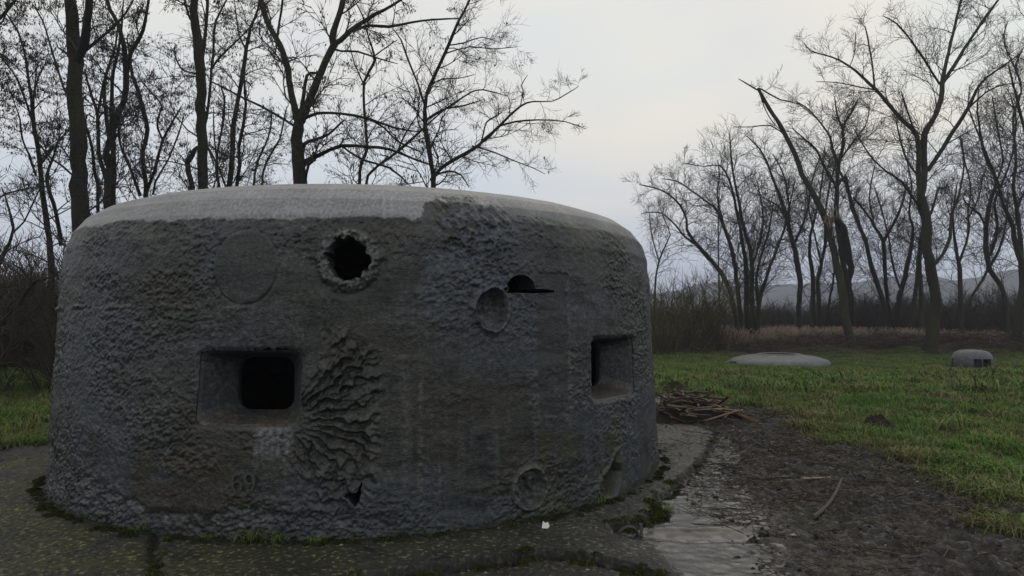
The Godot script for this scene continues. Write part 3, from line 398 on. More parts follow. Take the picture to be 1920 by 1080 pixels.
func ground_height(x: float, z: float, zn: int) -> float:
	var low: float = n_low.get_noise_2d(x * 0.5, z * 0.5)
	if zn == 0:
		var far := smoothstep(14.0, 40.0, absf(z))
		var bank := smoothstep(9.3, 12.5, x) * exp(-pow((z + 28.0 + n_low.get_noise_2d(x, 3.0)) / 2.6, 2.0)) * (0.42 + 0.25 * n_mid.get_noise_2d(x * 0.4, z * 0.4))
		return low * 0.05 * (1.0 - far * 0.4) + n_mid.get_noise_2d(x, z) * 0.02 + bank + smoothstep(45.0, 120.0, absf(z)) * low * 1.5
	if zn == 1:
		var clod: float = n_clod.get_noise_2d(x * 0.75 + z * 0.25, z * 1.1)
		var soft: float = n_mid.get_noise_2d(x * 0.55, z * 0.8)
		var right := smoothstep(1.6, 2.9, x)
		return -0.02 + soft * 0.06 * right + clod * (0.02 + 0.05 * right) + n_fine.get_noise_2d(x * 0.8 + z * 0.5, z * 1.3) * 0.022 + low * 0.03
	# concrete
	var p := Vector2(x, z)
	var h: float = 0.022 + n_mid.get_noise_2d(x, z) * 0.007 + n_fine.get_noise_2d(x, z) * 0.0035
	h -= maxf(0.0, n_spot.get_noise_2d(x * 0.4, z * 0.4) + 0.25) * 0.012
	var wob: float = n_fine.get_noise_2d(x * 1.6, z * 1.6) * 0.05 + n_mid.get_noise_2d(x, z) * 0.03
	if x > 0.4 and z < -4.6 and z > -9.6:
		var d := line_distance(CRACK_A, p) + wob
		# everything right of the crack is a lower, broken slab
		var edge := table(CRACK_EDGE, z)
		var side := smoothstep(-0.03, 0.03, x - edge + wob * 0.4)
		h -= side * 0.04
		h -= 0.05 * (1.0 - smoothstep(0.0, 0.045, d))
	var wet := smoothstep(0.5, 1.3, x + (z + 4.9) * 0.0)
	if z > -4.9:
		h -= wet * 0.04 * smoothstep(-4.95, -4.75, z)
	if x > 0.6:
		h += (n_clod.get_noise_2d(x * 0.4 + z * 0.9, z * 0.35 - x * 0.2) * 0.007 + low * 0.012) * wet
	if z > -4.7 and x > -1.1 and x < 1.1:
		var zb := table(CRACK_B, x) + wob * 0.5
		h -= 0.045 * smoothstep(-0.008, 0.012, z - zb) * smoothstep(-1.0, -0.85, x) * (1.0 - smoothstep(0.8, 0.95, x))
		h -= 0.09 * (1.0 - smoothstep(0.012, 0.04, absf(z - zb - 0.035))) * smoothstep(-0.9, -0.6, x) * (1.0 - smoothstep(0.75, 0.95, x))
	if x < -1.6 and z > -5.0:
		var d3 := line_distance(CRACK_C, p) + wob * 0.8
		h -= 0.03 * (1.0 - smoothstep(0.0, 0.05, d3))
	return h


func ground_color(x: float, z: float, zn: int) -> Color:
	var a: float = n_mid.get_noise_2d(x + 9.0, z)
	var b: float = n_fine.get_noise_2d(x, z + 5.0)
	var l: float = n_low.get_noise_2d(x + 20.0, z)
	if zn == 0:
		var c := Color(0.030, 0.036, 0.016).lerp(Color(0.052, 0.046, 0.027), clampf(0.5 + a * 0.9 + l * 0.5, 0, 1))
		if z < -22.0:
			c = c.lerp(Color(0.055, 0.046, 0.034), smoothstep(-23.5, -25.5, z + a) * 0.9)
		return c * (0.9 + b * 0.4)
	if zn == 1:
		var c := Color(0.010, 0.009, 0.008).lerp(Color(0.036, 0.030, 0.025), clampf(0.4 + a * 1.1 + b * 0.9, 0, 1))
		c = c.lerp(Color(0.022, 0.027, 0.012), smoothstep(0.25, 0.5, l + a * 0.6) * 0.7)
		return c
	var c := Color(0.135, 0.137, 0.126) * (1.0 + a * 0.7 + b * 0.5)
	# moss film and lichen on the dry side
	var moss := clampf(0.55 - (x + 1.3) * 0.26, 0.0, 0.95) * smoothstep(-0.4, 0.25, a * 0.8 + l * 0.7 + 0.15)
	c = c.lerp(Color(0.185, 0.186, 0.078) * (1.0 + b * 0.6), moss)
	c = c.lerp(Color(0.065, 0.062, 0.054), smoothstep(0.1, 0.5, l + b * 0.5 - a * 0.3) * 0.6)
	if zn == 3:
		c = Color(0.022, 0.024, 0.025) * (1.0 + a * 0.7 + b * 0.6)
	# dirt and moss in the cracks, with the shade of the slab edges painted in
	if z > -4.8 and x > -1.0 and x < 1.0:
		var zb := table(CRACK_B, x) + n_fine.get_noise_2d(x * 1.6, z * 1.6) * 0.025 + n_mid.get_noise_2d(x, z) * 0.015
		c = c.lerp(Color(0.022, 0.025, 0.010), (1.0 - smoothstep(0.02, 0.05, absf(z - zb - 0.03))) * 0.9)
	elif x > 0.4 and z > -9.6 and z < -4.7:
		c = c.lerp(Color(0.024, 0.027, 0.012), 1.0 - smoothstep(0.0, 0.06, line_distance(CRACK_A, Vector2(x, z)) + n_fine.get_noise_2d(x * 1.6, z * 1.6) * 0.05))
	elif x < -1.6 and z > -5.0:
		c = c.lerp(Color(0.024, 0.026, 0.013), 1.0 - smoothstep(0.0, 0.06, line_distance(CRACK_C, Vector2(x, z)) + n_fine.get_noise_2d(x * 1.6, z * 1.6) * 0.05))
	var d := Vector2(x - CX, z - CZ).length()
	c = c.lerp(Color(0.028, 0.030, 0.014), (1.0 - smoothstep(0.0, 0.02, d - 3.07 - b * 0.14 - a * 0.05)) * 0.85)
	return c


func axis(lo: float, hi: float, step: float, far_lo: float, far_hi: float) -> PackedFloat32Array:
	var o := PackedFloat32Array()
	var out := []
	var s := step
	var x := lo
	while x > far_lo:
		s *= 1.16
		x -= s
		out.append(maxf(x, far_lo))
	out.reverse()
	for k in out:
		o.append(k)
	var n := int(round((hi - lo) / step))
	for k in n + 1:
		o.append(lo + k * step)
	s = step
	x = hi
	while x < far_hi:
		s *= 1.16
		x += s
		o.append(minf(x, far_hi))
	return o


func make_ground() -> void:
	var xs := axis(-6.4, 5.6, 0.024, -900.0, 900.0)
	var zs := axis(-11.0, -3.4, 0.019, -900.0, 40.0)
	var w := xs.size()
	var h := zs.size()
	var pos := PackedVector3Array()
	var zn := PackedByteArray()
	pos.resize(w * h)
	zn.resize(w * h)
	for j in h:
		for k in w:
			var x := xs[k]
			var z := zs[j]
			var q := zone(x, z)
			zn[j * w + k] = q
			pos[j * w + k] = Vector3(x, ground_height(x, z, q), z)
	var bufs := []
	var maps := []
	for q in 4:
		bufs.append(Buf.new())
		var m := PackedInt32Array()
		m.resize(w * h)
		m.fill(-1)
		maps.append(m)
	for j in h - 1:
		for k in w - 1:
			var q := zn[j * w + k]
			var b: Buf = bufs[q]
			var m: PackedInt32Array = maps[q]
			var ids := [j * w + k, j * w + k + 1, (j + 1) * w + k + 1, (j + 1) * w + k]
			for id in ids:
				if m[id] < 0:
					m[id] = b.v.size()
					b.v.append(pos[id])
					var kk: int = id % w
					var jj: int = id / w
					var dx := pos[jj * w + mini(kk + 1, w - 1)] - pos[jj * w + maxi(kk - 1, 0)]
					var dz := pos[mini(jj + 1, h - 1) * w + kk] - pos[maxi(jj - 1, 0) * w + kk]
					b.n.append(dz.cross(dx).normalized())
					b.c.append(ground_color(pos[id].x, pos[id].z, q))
			maps[q] = m
			# up is towards +y: clockwise seen from above
			b.i.append_array([m[ids[0]], m[ids[1]], m[ids[2]], m[ids[0]], m[ids[2]], m[ids[3]]])
	structure("ground", bufs[0].mesh(M.soil), "grassy field soil running back to the trees", "ground")
	structure("mud", bufs[1].mesh(M.mud), "churned wet mud between the concrete apron and the grass", "mud")
	structure("concrete_apron", bufs[2].mesh(M.concrete), "cracked weathered concrete apron around the turret's foot", "pavement")
	structure("wet_slab", bufs[3].mesh(M.wet), "broken wet slab with a film of rain water right of the turret", "pavement")


func make_hills() -> void:
	var b := Buf.new()
	var w := 160
	var h := 22
	for j in h:
		for k in w:
			var ang := lerpf(-1.25, 1.25, k / float(w - 1))
			var t := j / float(h - 1)
			var dist := lerpf(380.0, 820.0, t)
			var x := sin(ang) * dist
			var z := -cos(ang) * dist
			var top: float = 34.0 + 20.0 * n_low.get_noise_1d(ang * 7.0) + smoothstep(0.2, 0.8, ang) * 10.0
			var y: float = smoothstep(0.0, 0.8, t) * top + n_mid.get_noise_2d(x * 0.02, z * 0.02) * 5.0 * t - 2.0
			b.v.append(Vector3(x, y, z))
			b.n.append(Vector3.UP)
			b.c.append(Color(0.045, 0.045, 0.035).lerp(Color(0.075, 0.075, 0.04), clampf(0.5 + n_mid.get_noise_2d(x * 0.008, z * 0.008) * 1.5, 0, 1)))
	for j in h - 1:
		for k in w - 1:
			var a := j * w + k
			b.i.append_array([a, a + w, a + w + 1, a, a + w + 1, a + 1])
	for j in h:
		for k in w:
			var dx := b.v[j * w + mini(k + 1, w - 1)] - b.v[j * w + maxi(k - 1, 0)]
			var dz := b.v[mini(j + 1, h - 1) * w + k] - b.v[maxi(j - 1, 0) * w + k]
			b.n[j * w + k] = dx.cross(dz).normalized()
	structure("hills", b.mesh(M.hill), "low wooded hills fading into haze beyond the trees", "hills")


# ---------------------------------------------------------------- turret
# Everything on the wall is placed by (a, y): metres along the wall from its front line, metres above the apron.
const BAND = [[-4.6, 2.2], [-2.8, 2.205], [-2.45, 2.17], [-2.1, 2.2], [-1.67, 2.17], [-0.79, 2.152], [-0.04, 2.173], [0.24, 2.185], [0.33, 2.23], [0.42, 2.33], [0.52, 2.37], [0.7, 2.39], [0.86, 2.30], [1.01, 2.264], [1.54, 2.242], [2.33, 2.224], [4.6, 2.2]]
const GOUGE = [Vector2(2.16, 0.40), Vector2(2.06, 0.36), Vector2(1.96, 0.27), Vector2(1.86, 0.2), Vector2(1.80, 0.11), Vector2(1.86, 0.03), Vector2(2.0, 0.02), Vector2(2.08, 0.1), Vector2(2.14, 0.2), Vector2(2.12, 0.29)]
const SPLIT = [Vector2(-0.088, 0.415), Vector2(-0.128, 0.325), Vector2(-0.165, 0.322), Vector2(-0.215, 0.30), Vector2(-0.18, 0.285), Vector2(-0.155, 0.245), Vector2(-0.135, 0.222), Vector2(-0.105, 0.28), Vector2(-0.1, 0.34)]
const PORTS = [[-0.868, 1.005], [2.145, 1.055]]      # middles of the two embrasures
const PORT_W = 0.365
const PORT_H = 0.253


func profile_radius(y: float) -> float:
	return table(PROFILE, y)


func band_wobble(a: float, y: float) -> float:
	var torn := box_mask(a, 0.0, 0.22, 1.1, -1.0, 1.0, 0.06)
	return n_fine.get_noise_2d(a * 0.6, 7.0) * 0.02 + torn * n_fine.get_noise_2d(a * 0.9, y * 0.9 + 3.0) * 0.09


func wall_point(a: float, y: float, out: float) -> Vector3:
	var t := FACE + a / ARC
	var r := profile_radius(y) + out
	return Vector3(r * sin(t), y, r * cos(t))


func rounded(a: float, y: float, w: float, h: float, r: float) -> float:
	var q := Vector2(absf(a) - w + r, absf(y) - h + r)
	return Vector2(maxf(q.x, 0), maxf(q.y, 0)).length() + minf(maxf(q.x, q.y), 0) - r


func poly_distance(p: Vector2, poly: Array) -> float:
	var best := 1e9
	for k in poly.size():
		var q := Geometry2D.get_closest_point_to_segment(p, poly[k], poly[(k + 1) % poly.size()])
		best = minf(best, q.distance_squared_to(p))
	return sqrt(best) * (-1.0 if Geometry2D.is_point_in_polygon(p, PackedVector2Array(poly)) else 1.0)


# distance to the nearest opening: below zero the wall is pierced
func opening(a: float, y: float) -> float:
	var f := 1e9
	if absf(a) > 3.2 or y > 2.2:
		return f
	for e in PORTS:
		if absf(a - e[0]) < 0.6:
			var top := maxf(0.0, n_fine.get_noise_2d(a * 2.2, 4.0)) * 0.05 * smoothstep(0.1, 0.25, y - e[1]) if e[0] < 0.0 else 0.0
			f = minf(f, rounded(a - e[0] - (y - e[1]) * 0.03, y - e[1], PORT_W, PORT_H, 0.06) - top)
	var d := Vector2(a + 0.205, y - 1.876)
	if d.length() < 0.4:
		var ang := d.angle()
		f = minf(f, d.length() - 0.142 - 0.03 * n_warp.get_noise_2d(cos(ang) * 0.5, sin(ang) * 0.5) - maxf(0.0, n_warp.get_noise_2d(cos(ang) * 0.9 + 5.0, sin(ang) * 0.9)) * 0.09 * smoothstep(0.2, -0.6, d.normalized().x))
	d = Vector2(a - 1.065, y - 1.676)
	if d.length() < 0.5:
		var half := maxf(Vector2(d.x / 1.08, d.y).length() - 0.121, -d.y)
		var slot := maxf(absf(d.y - 0.002) - 0.017 + maxf(0.0, d.x - 0.2) * 0.08, maxf(-0.15 - d.x, d.x - 0.315))
		f = minf(f, minf(half, slot))
	if absf(a + 0.15) < 0.2 and y < 0.5:
		f = minf(f, poly_distance(Vector2(a, y), SPLIT) + n_fine.get_noise_2d(a * 3.0, y * 3.0) * 0.008)
	return f


func relief(a: float, y: float) -> float:
	var above := y - table(BAND, a) + band_wobble(a, y)
	var band := smoothstep(-0.01, 0.015, above)
	var fine: float = n_fine.get_noise_2d(a, y * 1.7)
	var pits: float = n_pits.get_noise_2d(a * 0.62, y * 1.5)
	var warp: float = n_warp.get_noise_2d(a, y)
	var mid: float = n_mid.get_noise_2d(a * 0.8, y * 1.6)
	var amp := lerpf(0.12, 1.25, smoothstep(-0.4, 0.45, n_low.get_noise_2d(a * 1.5 + 12.0, y * 2.0) + mid * 0.5)) + 0.3 * smoothstep(-0.7, -1.3, a)
	amp *= 1.0 - 0.65 * box_mask(a, y, -0.1, 1.15, 0.3, 1.4, 0.2)
	var h := mid * 0.010 * (1.0 - band * 0.7)
	# plugged round hole, ground-off strips
	var disc := Vector2((a + 0.911) / 0.228, (y - 1.825) / 0.25).length()
	var plug := 1.0 - smoothstep(0.97, 1.03, disc + warp * 0.03)
	h += plug * 0.006 - 0.005 * exp(-pow((disc - 1.03) / 0.04, 2.0))
	amp *= 1.0 - plug * (0.85 if y > 1.66 else 0.4)
	var strip := box_mask(a - (y - 1.3) * 0.03, y, 1.2, 1.5, 0.74, 1.82, 0.012)
	h -= strip * 0.007
	amp *= 1.0 - strip * 0.8
	var planed := box_mask(a, y, 0.03, 0.34, 0.27, 1.42, 0.05)
	amp *= 1.0 - planed * 0.5
	amp *= 1.0 - band * 0.86
	# casting seam on the left
	if a < -0.8 and a > -3.6:
		var sy := 1.54 + warp * 0.018
		h += (0.018 * exp(-pow((y - sy - 0.012) / 0.016, 2.0)) - 0.008 * exp(-pow((y - sy + 0.012) / 0.014, 2.0))) * smoothstep(-0.8, -1.1, a) * clampf(0.55 + mid * 1.6, 0.0, 1.3)
	# splintered area under the crown on the right
	var scar := box_mask(a, y, 0.42, 1.0, 1.9, 2.36, 0.1) + 0.6 * box_mask(a, y, 0.55, 0.95, 1.62, 1.95, 0.12)
	amp += scar * 0.9
	h -= scar * 0.012
	if scar > 0.02:
		h += scar * n_clod.get_noise_2d(a * 1.6 + y * 1.4, y * 0.7 - a * 0.6) * 0.022
	# flaked foot
	var foot := smoothstep(0.03, -0.03, y - table([[-3.6, 0.5], [-2.8, 0.4], [-2.0, 0.27], [-1.48, 0.17], [-1.15, 0.17], [-0.9, 0.245], [-0.57, 0.2], [-0.2, 0.17], [0.4, 0.1], [4.0, 0.08]], a) - warp * 0.05)
	amp += foot * 0.7 * smoothstep(0.2, -0.4, a)
	h -= foot * 0.016 * smoothstep(0.5, -0.4, a)
	var tt := (fine * 1.0 + pits * 0.3 + n_grit.get_noise_2d(a * 0.7, y * 1.3) * 0.12) * 3.2
	var terr := (floorf(tt) + smoothstep(0.3, 0.62, tt - floorf(tt))) / 3.2
	h += amp * (terr * 0.0085 + pits * 0.003 + n_grit.get_noise_2d(a * 0.7, y * 1.3) * 0.0036 - 0.003)
	# scoured fan right of the left embrasure
	if a > -0.62 and a < 0.12 and y > 0.1 and y < 1.6:
		var d := Vector2(a + 0.60, y - 0.80)
		var rho := d.length()
		var al := d.angle()
		var m := smoothstep(0.12, 0.24, rho + warp * 0.05) * (1.0 - smoothstep(0.56, 0.74, rho + warp * 0.1 - absf(al) * 0.06)) * (1.0 - smoothstep(0.98, 1.3, absf(al + 0.1) + warp * 0.2)) * (1.0 - smoothstep(-0.02, 0.06, a))
		if m > 0.01:
			var ph: float = -al * 4.9 + n_warp.get_noise_2d(a * 0.8 + 7.0, y * 0.9) * 0.6 + n_warp.get_noise_2d(rho * 2.6, al * 0.6 + 2.0) * 0.42 + n_fine.get_noise_2d(a * 0.3, y * 0.5 + 9.0) * 0.35
			var f := ph - floorf(ph)
			var saw := f / 0.78 if f < 0.78 else (1.0 - f) / 0.22
			var shelf: float = 0.65 + 0.6 * n_mid.get_noise_2d(rho * 4.0, floorf(ph) * 3.7)
			h += m * (saw * 0.065 * shelf - 0.030)
			var ph2: float = -al * 11.0 + rho * 3.0 + n_warp.get_noise_2d(a * 2.0, y * 2.4 + 4.0) * 1.0
			var f2 := ph2 - floorf(ph2)
			h += m * (f2 / 0.8 if f2 < 0.8 else (1.0 - f2) / 0.2) * 0.016
	# shell hole with peeled rim
	var p := Vector2(a + 0.205, y - 1.876)
	var r := p.length()
	if r < 0.4:
		var ang := p.angle()
		var petals: float = 0.5 + 1.1 * n_warp.get_noise_2d(cos(ang) * 0.45, sin(ang) * 0.45 + 3.0) + 0.7 * n_fine.get_noise_2d(a * 1.3, y * 1.3) + 0.35 * p.y / 0.15
		var rr: float = r + n_fine.get_noise_2d(a * 1.2 + 3.0, y * 1.2) * 0.06
		h += (1.0 - smoothstep(0.2, 0.24, r)) * (pits * 0.012 + n_grit.get_noise_2d(a, y) * 0.01)
		h += 0.045 * maxf(0.0, petals) * exp(-pow((rr - 0.17) / 0.042, 2.0)) - 0.016 * exp(-pow((r - 0.235) / 0.03, 2.0)) * (1.0 if p.y < 0.0 else 0.3)
	# two shell dents
	p = Vector2((a - 0.822) / 0.128, (y - 1.535) / 0.142)
	r = p.length() + warp * 0.14
	if r < 1.6:
		var bowl := maxf(0.0, 1.0 - r * r)
		h -= 0.19 * sqrt(bowl) * (0.8 + 0.35 * p.y)
		h += 0.022 * exp(-pow((r - 1.07) / 0.12, 2.0)) + bowl * n_fine.get_noise_2d(a * 1.4, y * 1.4) * 0.03
		h += 0.03 * bowl * exp(-pow(p.x / 0.16, 2.0)) * (0.4 + p.y)
	p = Vector2((a - 1.093) / 0.134, (y - 0.243) / 0.137)
	r = p.length() + warp * 0.08
	if r < 1.5:
		var bowl2 := maxf(0.0, 1.0 - r * r)
		h -= 0.085 * pow(bowl2, 0.45)
		h += 0.026 * exp(-pow((r - 1.08) / 0.1, 2.0)) + bowl2 * n_fine.get_noise_2d(a * 1.1, y * 1.1) * 0.07
	# lower half of the plugged sight opening
	p = Vector2((a - 1.065) / 0.13, (y - 1.676) / 0.121)
	r = p.length()
	if p.y < 0.1 and r < 1.2:
		h -= 0.03 * (1.0 - smoothstep(0.93, 1.0, r)) * smoothstep(0.1, 0.0, p.y)
	# torn gouge at the foot
	if a > 1.7 and a < 2.3 and y < 0.55:
		var g := poly_distance(Vector2(a, y), GOUGE) + warp * 0.012
		h -= 0.13 * (1.0 - smoothstep(-0.075, 0.008, g))
		h += 0.01 * exp(-pow((g - 0.015) / 0.015, 2.0))
	# soft lips of the embrasures
	for e in PORTS:
		if absf(a - e[0]) < 0.55:
			var q := rounded(a - e[0] - (y - e[1]) * 0.03, y - e[1], PORT_W, PORT_H, 0.06)
			h -= 0.014 * (1.0 - smoothstep(-0.01, 0.03, q))
	return h


func wall_color(a: float, y: float) -> Color:
	var fine: float = n_fine.get_noise_2d(a * 1.2, y * 2.0)
	var mid: float = n_mid.get_noise_2d(a * 0.9 + 4.0, y * 1.7)
	var low: float = n_low.get_noise_2d(a * 1.1, y * 1.6 + 30.0)
	var drip: float = n_mid.get_noise_2d(a * 3.2, y * 0.22 + 2.0)
	var spots: float = n_pits.get_noise_2d(a * 0.75, y * 1.25)
	var c := Color(0.116, 0.138, 0.134) * (1.0 + mid * 0.95 + fine * 0.75 + low * 0.5 + drip * 0.3)
	c = c.lerp(Color(0.138, 0.170, 0.205) * (1.0 + fine * 0.4), smoothstep(0.0, 0.35, low + drip * 0.4) * 0.85)
	c = c.lerp(Color(0.100, 0.096, 0.072) * (1.0 + mid * 0.3), smoothstep(0.05, 0.4, -low + mid * 0.4) * 0.75)
	c = c.lerp(Color(0.30, 0.31, 0.32), smoothstep(0.42, 0.6, n_grit.get_noise_2d(a * 0.6 + 9.0, y * 1.1) + fine * 0.35) * smoothstep(-0.1, 0.3, mid) * 0.8)
	# blue-grey bare steel round the scar
	var scar := box_mask(a, y, 0.35, 0.95, 1.55, 2.3, 0.16)
	c = c.lerp(Color(0.225, 0.275, 0.36) * (1.0 + fine * 0.7), scar * 0.85 * smoothstep(-0.3, 0.3, mid + fine))
	# ground-off places
	var disc := Vector2((a + 0.911) / 0.228, (y - 1.825) / 0.25).length()
	c = c.lerp(Color(0.088, 0.092, 0.098) * (1.0 + fine * 0.1), (1.0 - smoothstep(0.96, 1.0, disc)) * (0.85 if y > 1.66 else 0.4))
	c = c.lerp(Color(0.088, 0.097, 0.098) * (1.0 + fine * 0.12), box_mask(a - (y - 1.3) * 0.03, y, 1.2, 1.5, 0.74, 1.82, 0.012) * 0.85)
	# scrape marks and runs
	c = c.lerp(Color(0.36, 0.34, 0.28), box_mask(a, y, 0.27, 0.305, 0.3, 1.15, 0.015) * smoothstep(-0.2, 0.3, fine + 0.1) * 0.75)
	c = c.lerp(Color(0.32, 0.31, 0.28), box_mask(a, y, 0.16, 0.2, 0.32, 1.25, 0.02) * smoothstep(-0.2, 0.3, fine + 0.1) * 0.6)
	c = c.lerp(Color(0.40, 0.38, 0.33), box_mask(a, y, 1.5, 1.53, 1.0, 1.8, 0.008) * smoothstep(0.0, 0.3, fine + 0.12) * 0.7)
	c = c.lerp(Color(0.34, 0.34, 0.33), smoothstep(0.2, 0.45, drip) * box_mask(a, y, -0.2, 2.6, 0.2, 1.0, 0.2) * 0.3)
	# rust below the left embrasure and on the right
	var rust := box_mask(a, y, -1.75, -0.68, 0.1, 0.66, 0.13) * smoothstep(-0.4, 0.15, mid + low * 0.5 + 0.1)
	c = c.lerp(Color(0.105, 0.082, 0.044) * (1.0 + fine * 0.4), rust * 0.8)
	rust = box_mask(a, y, 0.2, 1.1, 0.3, 1.3, 0.3) * smoothstep(0.0, 0.4, mid - low)
	c = c.lerp(Color(0.100, 0.078, 0.056), rust * 0.6)
	# lime run under the sill
	var lime := box_mask(a - warp_at(a, y) * 0.04, y, -0.80, -0.56, 0.56, 0.775, 0.04) * smoothstep(-0.3, 0.25, drip + fine * 0.4 + 0.1)
	c = c.lerp(Color(0.50, 0.50, 0.56), lime * 0.75)
	# pale flaked foot
	var foot := smoothstep(0.03, -0.03, y - table([[-3.6, 0.5], [-2.8, 0.4], [-2.0, 0.27], [-1.48, 0.17], [-1.15, 0.17], [-0.9, 0.245], [-0.57, 0.2], [-0.2, 0.17], [0.4, 0.1], [4.0, 0.08]], a) - warp_at(a, y) * 0.05)
	c = c.lerp(Color(0.27, 0.285, 0.32) * (1.0 + fine * 0.9), foot * smoothstep(0.4, -0.3, a) * smoothstep(-0.25, 0.35, mid + fine * 0.7) * 0.8)
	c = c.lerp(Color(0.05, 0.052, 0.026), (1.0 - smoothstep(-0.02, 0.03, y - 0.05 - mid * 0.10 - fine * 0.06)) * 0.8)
	# peeled rim, dents
	var r := Vector2(a + 0.205, y - 1.876).length() + fine * 0.02
	c = c.lerp(Color(0.40, 0.40, 0.41) * (1.0 + fine * 0.5), (1.0 - smoothstep(0.19, 0.225, r)) * (0.95 if y > 1.83 else 0.75))
	r = Vector2((a - 0.822) / 0.128, (y - 1.535) / 0.142).length() + fine * 0.15
	c = c.lerp(Color(0.36, 0.36, 0.36) * (1.0 + fine * 1.1), (1.0 - smoothstep(0.95, 1.2, r)) * 0.8 * smoothstep(-0.5, 0.15, mid + fine))
	r = Vector2((a - 1.093) / 0.134, (y - 0.243) / 0.137).length() + fine * 0.12
	c = c.lerp(Color(0.33, 0.335, 0.33) * (1.0 + fine * 1.1), (1.0 - smoothstep(1.05, 1.22, r)) * 0.75)
	# moss
	var moss := 0.0
	moss += box_mask(a - (y - 0.5) * 0.2, y, 1.2, 1.27, 0.38, 0.6, 0.03)
	moss += box_mask(a, y, 1.4, 1.58, 0.4, 0.64, 0.06) * smoothstep(-0.1, 0.2, fine + mid * 0.5)
	moss += 0.7 * box_mask(a, y, 1.15, 1.45, -0.1, 0.16, 0.06)
	moss += box_mask(a, y, 1.82, 2.2, -0.1, 0.62, 0.09) * smoothstep(-0.35, 0.2, mid + fine)
	moss += 0.6 * box_mask(a, y, 2.1, 2.3, 0.6, 0.8, 0.07) * smoothstep(0.0, 0.3, drip + 0.1)
	c = c.lerp(Color(0.115, 0.130, 0.020) * (1.0 + fine * 0.5), clampf(moss, 0.0, 1.0) * 0.8)
	if a > 1.7 and a < 2.3 and y < 0.55:
		var g := poly_distance(Vector2(a, y), GOUGE)
		c = c.lerp(Color(0.075, 0.08, 0.024) * (1.0 + fine * 0.6), (1.0 - smoothstep(-0.03, 0.01, g)) * 0.9)
	if a < -0.8 and a > -3.4:
		c = c.lerp(Color(0.24, 0.24, 0.25), exp(-pow((y - 1.552 - warp_at(a, y) * 0.018) / 0.014, 2.0)) * smoothstep(-0.1, 0.35, mid + fine * 0.4) * 0.6)
	# pale paint of the crown, cut with an uneven edge
	var above := y - table(BAND, a) + band_wobble(a, y)
	var band := smoothstep(-0.008, 0.008, above)
	var worn := smoothstep(0.75, 1.05, a) * (1.0 - smoothstep(0.0, 0.2, above + mid * 0.08))
	var paint := Color(0.33, 0.333, 0.355) * (1.0 + mid * 0.16 + fine * 0.14 + n_mid.get_noise_2d(a * 0.5, y * 9.0) * 0.16)
	paint = paint.lerp(Color(0.15, 0.155, 0.165), worn * 0.8)
	paint = paint.lerp(Color(0.42, 0.42, 0.44), box_mask(a, y, 0.03, 0.045, 2.1, 2.36, 0.008) + box_mask(a, y, 0.085, 0.1, 2.1, 2.36, 0.008))
	return (c * 0.56).lerp(paint, band)


func warp_at(a: float, y: float) -> float:
	return n_warp.get_noise_2d(a, y)


